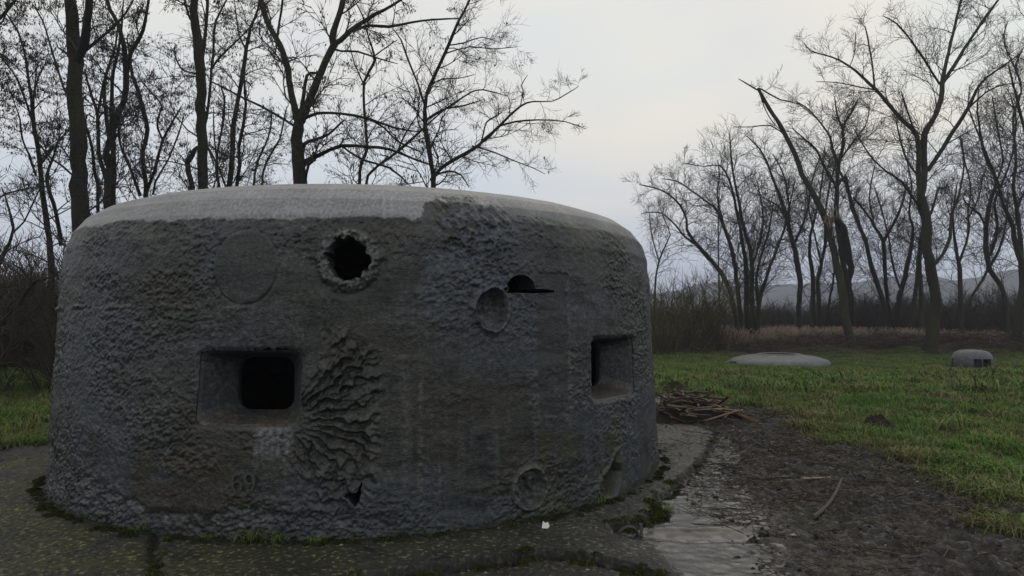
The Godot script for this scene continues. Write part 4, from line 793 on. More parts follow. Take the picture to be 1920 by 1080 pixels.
func make_turret() -> void:
	var root := base("gun_turret", Vector3(CX, 0, CZ))
	tag(root, "huge battered cast-steel gun turret with pale painted crown in the foreground", "turret")
	# columns: fine on the front, coarse behind
	var av := PackedFloat32Array()
	var a := -5.0
	while a < 5.0:
		av.append(a)
		a += 0.0088
	var back := ARC * TAU - 10.0
	for k in 120:
		av.append(5.0 + back * k / 120.0)
	var ys := PackedFloat32Array()
	var y := -0.16
	while y < 2.2:
		ys.append(y)
		y += 0.0088
	while y < 2.6395:
		ys.append(y)
		y += lerpf(0.008, 0.0015, clampf((y - 2.2) / 0.43, 0, 1))
	ys.append(2.6399)
	var w := av.size()
	var h := ys.size()
	var pos := PackedVector3Array()
	var hole := PackedFloat32Array()
	pos.resize(w * h)
	hole.resize(w * h)
	for j in h:
		var yy := ys[j]
		var r0 := profile_radius(yy)
		for k in w:
			var aa := av[k]
			var t := FACE + aa / ARC
			var out := 0.0
			var up := 0.0
			if r0 > 1.2:
				var d := relief(aa, yy) if absf(aa) <= 5.0 else n_fine.get_noise_2d(aa, yy * 1.7) * 0.006
				var lean := clampf((yy - 2.2) / 0.3, 0.0, 1.0)
				out = d * (1.0 - lean * 0.8)
				up = d * lean * 0.8
			pos[j * w + k] = Vector3((r0 + out) * sin(t), yy + up, (r0 + out) * cos(t))
			hole[j * w + k] = opening(aa, yy) if absf(aa) < 3.3 else 1e9
	print("relief done")
	var b := Buf.new()
	b.v = pos.duplicate()
	for j in h:
		for k in w:
			var dx := pos[j * w + (k + 1) % w] - pos[j * w + (k - 1 + w) % w]
			var dy := pos[mini(j + 1, h - 1) * w + k] - pos[maxi(j - 1, 0) * w + k]
			b.n.append(dx.cross(dy).normalized())
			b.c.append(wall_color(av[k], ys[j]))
	print("colour done")
	var rim := Buf.new()
	var crown := PackedInt32Array()
	var painted := PackedByteArray()
	painted.resize(w * h)
	for j in h:
		for k in w:
			painted[j * w + k] = 1 if ys[j] > 2.1 and ys[j] - table(BAND, av[k]) + band_wobble(av[k], ys[j]) > 0.0 else 0
	for j in h - 1:
		for k in w:
			var q := [j * w + k, j * w + (k + 1) % w, (j + 1) * w + (k + 1) % w, (j + 1) * w + k]
			var inside := 0
			for id in q:
				if hole[id] < 0.0:
					inside += 1
			if inside == 4:
				continue
			if inside == 0 and painted[q[0]] == 1:
				crown.append_array([q[0], q[2], q[1], q[0], q[3], q[2]])
				continue
			if inside == 0:
				b.i.append_array([q[0], q[2], q[1], q[0], q[3], q[2]])
				continue
			for tr in [[q[0], q[2], q[1]], [q[0], q[3], q[2]]]:
				var keep := []          # clipped outline, vertex ids
				var cut := []
				for s in 3:
					var p: int = tr[s]
					var e: int = tr[(s + 1) % 3]
					if hole[p] >= 0.0:
						keep.append(p)
					if (hole[p] >= 0.0) != (hole[e] >= 0.0):
						var f := hole[p] / (hole[p] - hole[e])
						keep.append(b.v.size())
						cut.append(b.v.size())
						b.v.append(b.v[p].lerp(b.v[e], f))
						b.n.append(b.n[p].lerp(b.n[e], f).normalized())
						b.c.append(b.c[p].lerp(b.c[e], f))
				for s in range(1, keep.size() - 1):
					b.i.append_array([keep[0], keep[s], keep[s + 1]])
				if cut.size() == 2:
					# the thickness of the steel behind the cut edge
					var p0 := b.v[cut[0]]
					var p1 := b.v[cut[1]]
					var inw := -Vector3(p0.x, 0, p0.z).normalized()
					var yy := ys[j]
					var aa := av[k]
					var deep := 0.22
					var narrow := Vector3.ZERO
					if absf(yy - 1.005) < 0.33 and (absf(aa + 0.868) < 0.45 or absf(aa - 2.145) < 0.45):
						deep = 0.012
					var col: Color = b.c[cut[0]]
					var mid := Vector3.ZERO
					if aa > -0.45 and aa < 0.0 and yy > 1.6:
						mid = wall_point(-0.205, 1.876, 0.0)
					var facing := inw.cross(p1 - p0)
					# the wall of the hole looks towards the pierced side
					var lo: int = tr[0]
					for id in tr:
						if hole[id] < hole[lo]:
							lo = id
					var look := b.v[lo] - (p0 + p1) * 0.5
					rim.quad(p0, p1, p1 + inw * deep, p0 + inw * deep, look, col)
	put("shell", b.mesh(M.steel), root)
	b.i = crown
	put("painted_crown", b.mesh(M.paint), root)
	if rim.v.size() > 0:
		put("hole_edge", rim.mesh(M.steel), root)
	# embrasures: a flared throat narrowing to a round-cornered port
	for e in PORTS:
		make_port(root, e[0], e[1])
	# half plug edge and bracket inside the sight opening
	var br := Buf.new()
	var t := FACE + 1.02 / ARC
	var ct := Vector3(sin(t), 0, cos(t))
	var tx := Vector3(cos(t), 0, -sin(t))
	var pc := ct * 2.78 + Vector3(0, 1.70, 0)
	var ring := []
	for k in 12:
		var g := TAU * k / 12.0
		ring.append(Vector2(cos(g), sin(g)))
	for k in 12:
		var g0: Vector2 = ring[k]
		var g1: Vector2 = ring[(k + 1) % 12]
		var s0 := g0 / maxf(absf(g0.x), absf(g0.y)) * 0.028
		var s1 := g1 / maxf(absf(g1.x), absf(g1.y)) * 0.028
		var o0 := pc + tx * s0.x + Vector3.UP * s0.y
		var o1 := pc + tx * s1.x + Vector3.UP * s1.y
		var i0 := pc + tx * g0.x * 0.014 + Vector3.UP * g0.y * 0.018
		var i1 := pc + tx * g1.x * 0.014 + Vector3.UP * g1.y * 0.018
		br.quad(o0, o1, i1, i0, ct, Color(0.16, 0.10, 0.075))
		br.quad(o0, o1, o1 - ct * 0.03, o0 - ct * 0.03, o0 - pc, Color(0.12, 0.08, 0.06))
		br.quad(i0, i1, i1 - ct * 0.03, i0 - ct * 0.03, pc - i0, Color(0.10, 0.07, 0.05))
	put("bracket", br.mesh(M.iron), root)
	# raised casting number
	var txt := TextMesh.new()
	var font := SystemFont.new()
	font.font_names = PackedStringArray(["Droid Sans"])
	txt.font = font
	txt.text = "69"
	txt.font_size = 64
	txt.pixel_size = 0.0026
	txt.depth = 0.03
	var nm := StandardMaterial3D.new()
	nm.albedo_color = Color(0.075, 0.073, 0.066).linear_to_srgb()
	nm.roughness = 0.7
	nm.uv1_triplanar = true
	nm.uv1_scale = Vector3.ONE * 4.0
	nm.albedo_texture = M.grain_color
	txt.material = nm
	var no := put("cast_number", txt, root)
	var ta := FACE - 0.862 / ARC
	no.position = wall_point(-0.862, 0.392, 0.002)
	no.rotation = Vector3(0, ta, 0.06)


func make_port(root: Node3D, a0: float, y0: float) -> void:
	var b := Buf.new()
	var n := 48
	var t0 := FACE + a0 / ARC
	var ax := Vector3(sin(t0), 0, cos(t0))
	var tx := Vector3(cos(t0), 0, -sin(t0))
	var loops := []
	# [half width, half height, corner, depth] from the face inwards
	for s in [[PORT_W + 0.004, PORT_H + 0.004, 0.06, 0.008], [PORT_W - 0.015, PORT_H - 0.012, 0.065, 0.03], [0.214, 0.203, 0.09, 0.25], [0.205, 0.195, 0.09, 0.27], [0.207, 0.197, 0.09, 0.31]]:
		var loop := PackedVector3Array()
		for k in n:
			var g := TAU * (k + 0.5) / n
			var dir := Vector2(cos(g), sin(g))
			var lo := 0.0
			var hi := 1.0
			for it in 24:
				var m := (lo + hi) * 0.5
				if rounded(dir.x * m, dir.y * m, s[0], s[1], s[2]) < 0.0:
					lo = m
				else:
					hi = m
			var p := dir * lo
			if s[3] < 0.06:
				var q := wall_point(a0 + p.x + p.y * 0.03, y0 + p.y, -0.012 - s[3])
				loop.append(q)
			else:
				var yy := y0 + p.y * 0.97 + (0.012 if s[3] < 0.3 else 0.0)
				loop.append(ax * (2.945 - s[3] + n_fine.get_noise_2d(p.x * 2.0, p.y * 2.0) * 0.006) + tx * p.x + Vector3(0, yy, 0))
		loops.append(loop)
	# subdivide each ring of the throat so that its steel is uneven
	for s in loops.size() - 1:
		var steps: int = [1, 14, 2, 6][s]
		for q in steps:
			for k in n:
				var k2 := (k + 1) % n
				var p := []
				for c in [[k, q], [k2, q], [k2, q + 1], [k, q + 1]]:
					var f: float = c[1] / float(steps)
					var v: Vector3 = loops[s][c[0]].lerp(loops[s + 1][c[0]], f)
					var mid := ax * (Vector2(v.x, v.z).length()) + Vector3(0, y0, 0)
					var bump: float = n_fine.get_noise_3d(v.x * 1.2, v.y * 1.2, v.z * 1.2) * 0.008 * (1.0 if s == 1 else 0.3) * sin(PI * clampf(f, 0.0, 1.0))
					p.append(v + (mid - v).normalized() * bump)
				var towards: Vector3 = ax * 2.8 + Vector3(0, y0, 0) - p[0]
				var yl: float = p[0].y - y0
				var col := Color(0.08, 0.09, 0.094) * (1.0 + n_fine.get_noise_3d(p[0].x, p[0].y, p[0].z) * 0.5)
				if s < 3 and yl < -0.17:
					col = col.lerp(Color(0.15, 0.125, 0.10), clampf(0.5 + n_mid.get_noise_3d(p[0].x * 2.0, p[0].y, p[0].z * 2.0) * 1.2, 0, 1))
				b.quad(p[0], p[1], p[2], p[3], towards, col)
	put("embrasure", b.mesh(M.steel), root)


# ---------------------------------------------------------------- trees
var pod_buf: Buf
var pod_chance := 0.0
var thin := 0.004


func grow(b: Buf, p: Vector3, dir: Vector3, r: float, length: float, level: int, depth_most: int) -> void:
	var steps := 4 if level < 2 else 3
	var pts := PackedVector3Array([p])
	var rad := PackedFloat32Array([maxf(r, thin)])
	var d := dir
	var bend := Vector3(rng.randfn(0, 0.16), rng.randfn(0.05, 0.12), rng.randfn(0, 0.16))
	for k in steps:
		var wander := 0.13 if level == 0 else 0.08
		d = (d + bend * (1.0 if level == 0 else 0.6) + Vector3(rng.randfn(0, 1), rng.randfn(0, 0.85), rng.randfn(0, 1)) * wander).normalized()
		p += d * length / steps
		pts.append(p)
		rad.append(maxf(r * (1.0 - 0.8 * (k + 1) / steps), thin * 0.7))
		if level < depth_most:
			var many := 2 if level == 0 else (2 if rng.randf() < 0.6 else 1)
			for m in many:
				if k == 0 and rng.randf() < 0.5:
					continue
				var side := d.cross(Vector3(rng.randfn(0, 1), rng.randfn(0, 1), rng.randfn(0, 1))).normalized()
				var nd := (d * rng.randf_range(0.5, 1.0) + side * rng.randf_range(0.5, 0.95) + Vector3(0, 0.12, 0)).normalized()
				grow(b, p - d * length / steps * rng.randf() * 0.8, nd, r * 0.55, length * rng.randf_range(0.4, 0.75), level + 1, depth_most)
	b.tube(pts, rad, 4 if level == 0 else 3, Color(0.055, 0.048, 0.045) * rng.randf_range(0.8, 1.3))
	if level >= 1 and pod_buf != null and rng.randf() < pod_chance * 0.5:
		for m in rng.randi_range(3, 7):
			var q := pts[rng.randi_range(1, pts.size() - 1)] + Vector3(rng.randfn(0, 0.03), 0, rng.randfn(0, 0.03))
			var l := rng.randf_range(0.04, 0.10)
			var s := Vector3(rng.randfn(0, 1), 0, rng.randfn(0, 1)).normalized() * rng.randf_range(0.008, 0.016)
			var dn := Vector3(rng.randfn(0, 0.3), -1, rng.randfn(0, 0.3)).normalized() * l
			var col := Color(0.050, 0.040, 0.030) * rng.randf_range(0.6, 1.4)
			var nn := s.cross(dn)
			pod_buf.tri(q, q + dn * 0.5 + s, q + dn, nn, col)
			pod_buf.tri(q, q + dn * 0.5 - s, q + dn, nn, col)


func curve(limb: Array) -> Array:
	# points and radii of a limb, rounded through its bends
	var n := limb.size() / 4
	var p := PackedVector3Array()
	var r := PackedFloat32Array()
	for k in n:
		p.append(Vector3(limb[k * 4], limb[k * 4 + 1], limb[k * 4 + 2]))
		r.append(limb[k * 4 + 3])
	var op := PackedVector3Array()
	var orr := PackedFloat32Array()
	for k in n - 1:
		var a := p[maxi(k - 1, 0)]
		var e := p[mini(k + 2, n - 1)]
		var sub := clampi(int(p[k].distance_to(p[k + 1]) / 0.3), 2, 6)
		for s in sub:
			var t := s / float(sub)
			op.append(p[k].cubic_interpolate(p[k + 1], a, e, t) + Vector3(rng.randfn(0, 1), 0, rng.randfn(0, 1)) * r[k] * 0.12)
			orr.append(lerpf(r[k], r[k + 1], t) * rng.randf_range(0.93, 1.07))
	op.append(p[n - 1])
	orr.append(r[n - 1] * 0.7)
	return [op, orr]


func make_trees() -> void:
	for t in TREES:
		var root := base(t.kind, Vector3(t.x, 0, t.z))
		tag(root, t.label, "tree", t.group)
		var trunk := Buf.new()
		var crown := Buf.new()
		var dist := absf(t.z)
		thin = 0.00021 * dist
		pod_chance = t.pods
		pod_buf = Buf.new() if t.pods > 0.0 else null
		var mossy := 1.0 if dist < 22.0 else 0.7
		for li in t.limbs.size():
			var cr := curve(t.limbs[li])
			var p: PackedVector3Array = cr[0]
			var r: PackedFloat32Array = cr[1]
			var first := trunk.v.size()
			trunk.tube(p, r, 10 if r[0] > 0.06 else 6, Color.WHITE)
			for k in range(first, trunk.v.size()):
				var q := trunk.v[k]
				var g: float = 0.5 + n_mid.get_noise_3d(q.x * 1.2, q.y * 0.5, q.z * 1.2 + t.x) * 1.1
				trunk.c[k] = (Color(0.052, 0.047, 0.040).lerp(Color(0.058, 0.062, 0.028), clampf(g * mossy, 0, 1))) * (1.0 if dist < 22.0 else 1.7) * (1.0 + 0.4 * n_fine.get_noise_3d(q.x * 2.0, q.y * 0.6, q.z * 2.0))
			# side branches
			var total := 0.0
			for k in p.size() - 1:
				total += p[k].distance_to(p[k + 1])
			var walked := 0.0
			var next := rng.randf_range(0.1, 0.4)
			for k in p.size() - 1:
				var seg := p[k].distance_to(p[k + 1])
				var d := (p[k + 1] - p[k]) / maxf(seg, 1e-4)
				while next < walked + seg:
					var at := p[k].lerp(p[k + 1], (next - walked) / seg)
					var rr := lerpf(r[k], r[k + 1], (next - walked) / seg)
					next += rng.randf_range(0.18, 0.5) / (t.dens * (0.85 if dist < 22.0 else 1.0)) * (1.0 + clampf(rr * 8.0, 0, 2.5)) * (0.8 + dist * 0.012)
					if at.y < 2.4 and not (t.kind == "tree_clump" and at.y > 1.3) and not t.label.begins_with("low"):
						continue
					var side := d.cross(Vector3(rng.randfn(0, 1), rng.randfn(0, 0.6), rng.randfn(0, 1))).normalized()
					var nd := (d * rng.randf_range(0.2, 0.9) + side + Vector3(0, 0.25, 0)).normalized()
					var len := rng.randf_range(0.5, 1.0) * clampf(0.55 + (total - next) * 0.16 + rr * 5.0, 0.45, 2.1) * (0.75 + dist * 0.012)
					if dist > 22.0:
						len *= 1.2
						nd = (nd + Vector3(0, 0.3, 0)).normalized()
					grow(crown, at, nd, clampf(rr * 0.45, thin, 0.022), len, 0, 2)
				walked += seg
		if t.has("splinter"):
			var sp := Buf.new()
			var s: Vector3 = t.splinter
			for k in 26:
				var o := s + Vector3(rng.randfn(0, 0.12), rng.randfn(0, 0.18), rng.randfn(0, 0.1))
				var dd := Vector3(rng.randfn(0, 0.4), 1.0 if rng.randf() < 0.6 else -0.8, rng.randfn(0, 0.4)).normalized() * rng.randf_range(0.15, 0.5)
				sp.tube(PackedVector3Array([o, o + dd * 0.5, o + dd]), PackedFloat32Array([0.035, 0.028, 0.004]), 4, Color(0.25, 0.19, 0.14) * rng.randf_range(0.6, 1.2))
			put("splintered_wood", sp.mesh(M.twig), root)
		put("trunk", trunk.mesh(M.bark), root)
		if crown.v.size() > 0:
			put("crown", crown.mesh(M.twig), root)
		if pod_buf != null and pod_buf.v.size() > 0:
			put("seed_pods", pod_buf.mesh(M.leaf), root).set_meta("kind", "stuff")
	pod_buf = null


# ---------------------------------------------------------------- brush
func shrub_mesh(stems: int, tall: float, spread: float, tint: Color, twigs: int) -> Buf:
	var b := Buf.new()
	for s in stems:
		var ang := rng.randf() * TAU
		var p := Vector3(cos(ang), 0, sin(ang)) * rng.randf() * spread * 0.35 - Vector3(0, 0.05, 0)
		var d := Vector3(cos(ang) * rng.randf_range(0.05, 0.55), 1, sin(ang) * rng.randf_range(0.05, 0.55)).normalized()
		var n := 6
		var l := tall * rng.randf_range(0.55, 1.0)
		var pts := PackedVector3Array([p])
		var rad := PackedFloat32Array([0.020])
		for k in n:
			d = (d + Vector3(rng.randfn(0, 0.13), rng.randfn(0, 0.06), rng.randfn(0, 0.13))).normalized()
			p += d * l / n
			pts.append(p)
			rad.append(lerpf(0.018, 0.005, (k + 1.0) / n))
			for m in twigs:
				var side := d.cross(Vector3(rng.randfn(0, 1), rng.randfn(0, 1), rng.randfn(0, 1))).normalized()
				var td := (d + side * rng.randf_range(0.5, 1.1)).normalized()
				var o := p - d * l / n * rng.randf()
				var tl := rng.randf_range(0.25, 0.7) * tall * 0.3
				var e := o + td * tl * 0.5 + Vector3(rng.randfn(0, 0.04), rng.randfn(0, 0.03), rng.randfn(0, 0.04))
				var f := e + (td + Vector3(rng.randfn(0, 0.3), 0.2, rng.randfn(0, 0.3))).normalized() * tl * 0.5
				b.tube(PackedVector3Array([o, e, f]), PackedFloat32Array([0.008, 0.006, 0.003]), 3, tint * rng.randf_range(0.7, 1.3))
		b.tube(pts, rad, 4, tint * rng.randf_range(0.6, 1.2))
	return b


func make_brush() -> void:
	var olive := Color(0.080, 0.072, 0.038)
	var brown := Color(0.056, 0.048, 0.034)
	var meshes := []
	for k in 4:
		meshes.append(shrub_mesh(34, 3.2, 2.4, olive if k < 2 else brown, 7).mesh(M.twig))
	# [x, z, size, mesh, label]
	var spots := [
		[5.6, -25.5, 0.95, 0, "olive brown shrub beside the turret's right edge, nearest of the thicket"],
		[7.2, -27.5, 1.1, 1, "broad olive shrub left of the pole sapling"],
		[6.3, -29.5, 1.2, 0, "taller olive shrub behind the thicket beside the turret"],
		[8.6, -29.0, 0.9, 1, "shrub at the foot of the pole sapling"],
		[17.6, -33.5, 0.62, 2, "low leafless bush between the snapped tree and the three-stemmed tree"],
		[13.3, -38.0, 0.8, 3, "dark brush behind the many-stemmed clump"],
		[22.5, -37.0, 1.0, 2, "dark bush between the tallest tree and the Y-shaped tree"],
		[25.0, -38.5, 1.1, 3, "dark bush behind the Y-shaped tree"],
		[27.5, -37.5, 1.1, 2, "dark bush right of the Y-shaped tree"],
		[29.5, -39.0, 1.15, 3, "dark bush at the right edge behind the stout leaning trunk"],
		[-8.3, -13.2, 0.85, 3, "dark tangled bush at the left edge under the arching limb"],
		[-9.6, -15.5, 1.05, 2, "large dark bush farther back at the left edge"],
		[-10.2, -12.6, 1.0, 3, "dark bush outside the left edge"],
		[-7.9, -16.6, 0.95, 2, "tangled bush close to the turret's left edge"],
		[-11.5, -18.5, 1.3, 3, "tallest dark bush behind the arching limb"],
		[-9.0, -19.5, 1.25, 2, "dark bush far behind the turret's left edge"]]
	for s in spots:
		var o := put("shrub", meshes[s[3]])
		o.position = Vector3(s[0], ground_height(s[0], s[1], 0), s[1])
		o.rotation.y = rng.randf() * TAU
		o.scale = Vector3(1, 1, 1) * s[2]
		tag(o, s[4], "shrub", "leafless shrubs at the field edge")
	# the far undergrowth reads as one mass
	var mm := MultiMesh.new()
	mm.transform_format = MultiMesh.TRANSFORM_3D
	mm.mesh = shrub_mesh(30, 3.0, 2.6, Color(0.042, 0.036, 0.028), 7).mesh(M.twig)
	var xf := []
	for k in 330:
		var z := -rng.randf_range(40.0, 66.0)
		var x := rng.randf_range(-0.95, 1.05) * -z
		if absf(x) < -z * 0.12 and x < 0.0 and rng.randf() < 0.5:
			continue
		var s := rng.randf_range(0.6, 1.0) * (1.15 if x > 20.0 or x < -12.0 else 0.85)
		xf.append(Transform3D(Basis(Vector3.UP, rng.randf() * TAU).scaled(Vector3(s * 1.2, s, s * 1.2)), Vector3(x, 0, z)))
	for k in 70:
		var z := -rng.randf_range(17.0, 34.0)
		var x := z * rng.randf_range(0.58, 0.95)
		var s := rng.randf_range(0.7, 1.15)
		xf.append(Transform3D(Basis(Vector3.UP, rng.randf() * TAU).scaled(Vector3.ONE * s), Vector3(x, 0, z)))
	mm.instance_count = xf.size()
	for k in xf.size():
		mm.set_instance_transform(k, xf[k])
	var far := MultiMeshInstance3D.new()
	far.name = numbered("thicket")
	far.multimesh = mm
	add_child(far)
	tag(far, "far brown undergrowth behind the trees that reads as one mass", "thicket", "", "stuff")
	# dry reeds
	var rb := Buf.new()
	for k in 26:
		var p := Vector3(rng.randfn(0, 0.16), 0, rng.randfn(0, 0.16))
		var d := Vector3(rng.randfn(0, 0.22), 1, rng.randfn(0, 0.22)).normalized()
		var l := rng.randf_range(0.45, 1.0)
		rb.tube(PackedVector3Array([p, p + d * l * 0.6, p + d * l + Vector3(rng.randfn(0, 0.12), -0.06, rng.randfn(0, 0.12))]), PackedFloat32Array([0.006, 0.006, 0.009]), 3, Color(0.30, 0.235, 0.185) * rng.randf_range(0.6, 1.25))
	var rm := MultiMesh.new()
	rm.transform_format = MultiMesh.TRANSFORM_3D
	rm.mesh = rb.mesh(M.twig)
	var rx := []
	for k in 3600:
		var z := -rng.randf_range(29.5, 46.0)
		var x := rng.randf_range(0.18, 0.82) * -z
		var s := rng.randf_range(0.6, 1.1) * (1.0 if x < 19.0 else 0.7)
		if n_low.get_noise_2d(x * 0.4, z * 0.4) < -0.15:
			continue
		rx.append(Transform3D(Basis(Vector3.UP, rng.randf() * TAU).scaled(Vector3(s, s, s)), Vector3(x, 0, z)))
	rm.instance_count = rx.size()
	for k in rx.size():
		rm.set_instance_transform(k, rx[k])
	var reeds := MultiMeshInstance3D.new()
	reeds.name = numbered("dry_reeds")
	reeds.multimesh = rm
	add_child(reeds)
	tag(reeds, "pale dry grass stalks standing between the tree feet", "dry grass", "", "stuff")
	# cut brush heaped along the bank
	var lb := Buf.new()
	for k in 20:
		var p := Vector3(rng.randfn(0, 0.25), rng.randf_range(0.0, 0.16), rng.randfn(0, 0.25))
		var d := Vector3(rng.randfn(0, 1), rng.randfn(0.05, 0.25), rng.randfn(0, 1)).normalized() * rng.randf_range(0.25, 0.7)
		lb.tube(PackedVector3Array([p, p + d * 0.5 + Vector3(0, 0.03, 0), p + d]), PackedFloat32Array([0.009, 0.008, 0.004]), 3, Color(0.060, 0.048, 0.036).lerp(Color(0.13, 0.105, 0.075), pow(rng.randf(), 3.0)) * rng.randf_range(0.6, 1.2))
	var lm := MultiMesh.new()
	lm.transform_format = MultiMesh.TRANSFORM_3D
	lm.mesh = lb.mesh(M.twig)
	var lx := []
	for k in 900:
		var x := rng.randf_range(5.5, 30.0)
		var z := -28.0 + rng.randfn(0, 1.6) - maxf(0.0, 10.0 - x) * 0.35
		if x < 10.0 and rng.randf() < 0.5:
			continue
		lx.append(Transform3D(Basis(Vector3.UP, rng.randf() * TAU).scaled(Vector3.ONE * rng.randf_range(0.6, 1.3)), Vector3(x, ground_height(x, z, 0), z)))
	lm.instance_count = lx.size()
	for k in lx.size():
		lm.set_instance_transform(k, lx[k])
	var litter := MultiMeshInstance3D.new()
	litter.name = numbered("brush_litter")
	litter.multimesh = lm
	add_child(litter)
	tag(litter, "dead twigs and stalks heaped along the low bank at the field edge", "brush", "", "stuff")


# ---------------------------------------------------------------- things on the field
func lathe(profile: Array, sides: int, col: Color, wob := 0.0) -> Buf:
	var b := Buf.new()
	var m := profile.size()
	for j in m:
		for k in sides:
			var t := TAU * k / sides
			var r: float = profile[j][0] * (1.0 + wob * n_mid.get_noise_2d(cos(t) * 0.6, sin(t) * 0.6 + profile[j][1]))
			b.v.append(Vector3(r * sin(t), profile[j][1], r * cos(t)))
			b.c.append(col * (1.0 + 0.55 * n_mid.get_noise_3d(r * sin(t), profile[j][1] * 2.0, r * cos(t)) + 0.45 * n_fine.get_noise_3d(r * sin(t), profile[j][1], r * cos(t))))
	for j in m:
		for k in sides:
			var dx := b.v[j * sides + (k + 1) % sides] - b.v[j * sides + (k - 1 + sides) % sides]
			var dy := b.v[mini(j + 1, m - 1) * sides + k] - b.v[maxi(j - 1, 0) * sides + k]
			b.n.append(dx.cross(dy).normalized())
	for j in m - 1:
		for k in sides:
			var a := j * sides + k
			var e := j * sides + (k + 1) % sides
			b.i.append_array([a, e + sides, e, a, a + sides, e + sides])
	return b


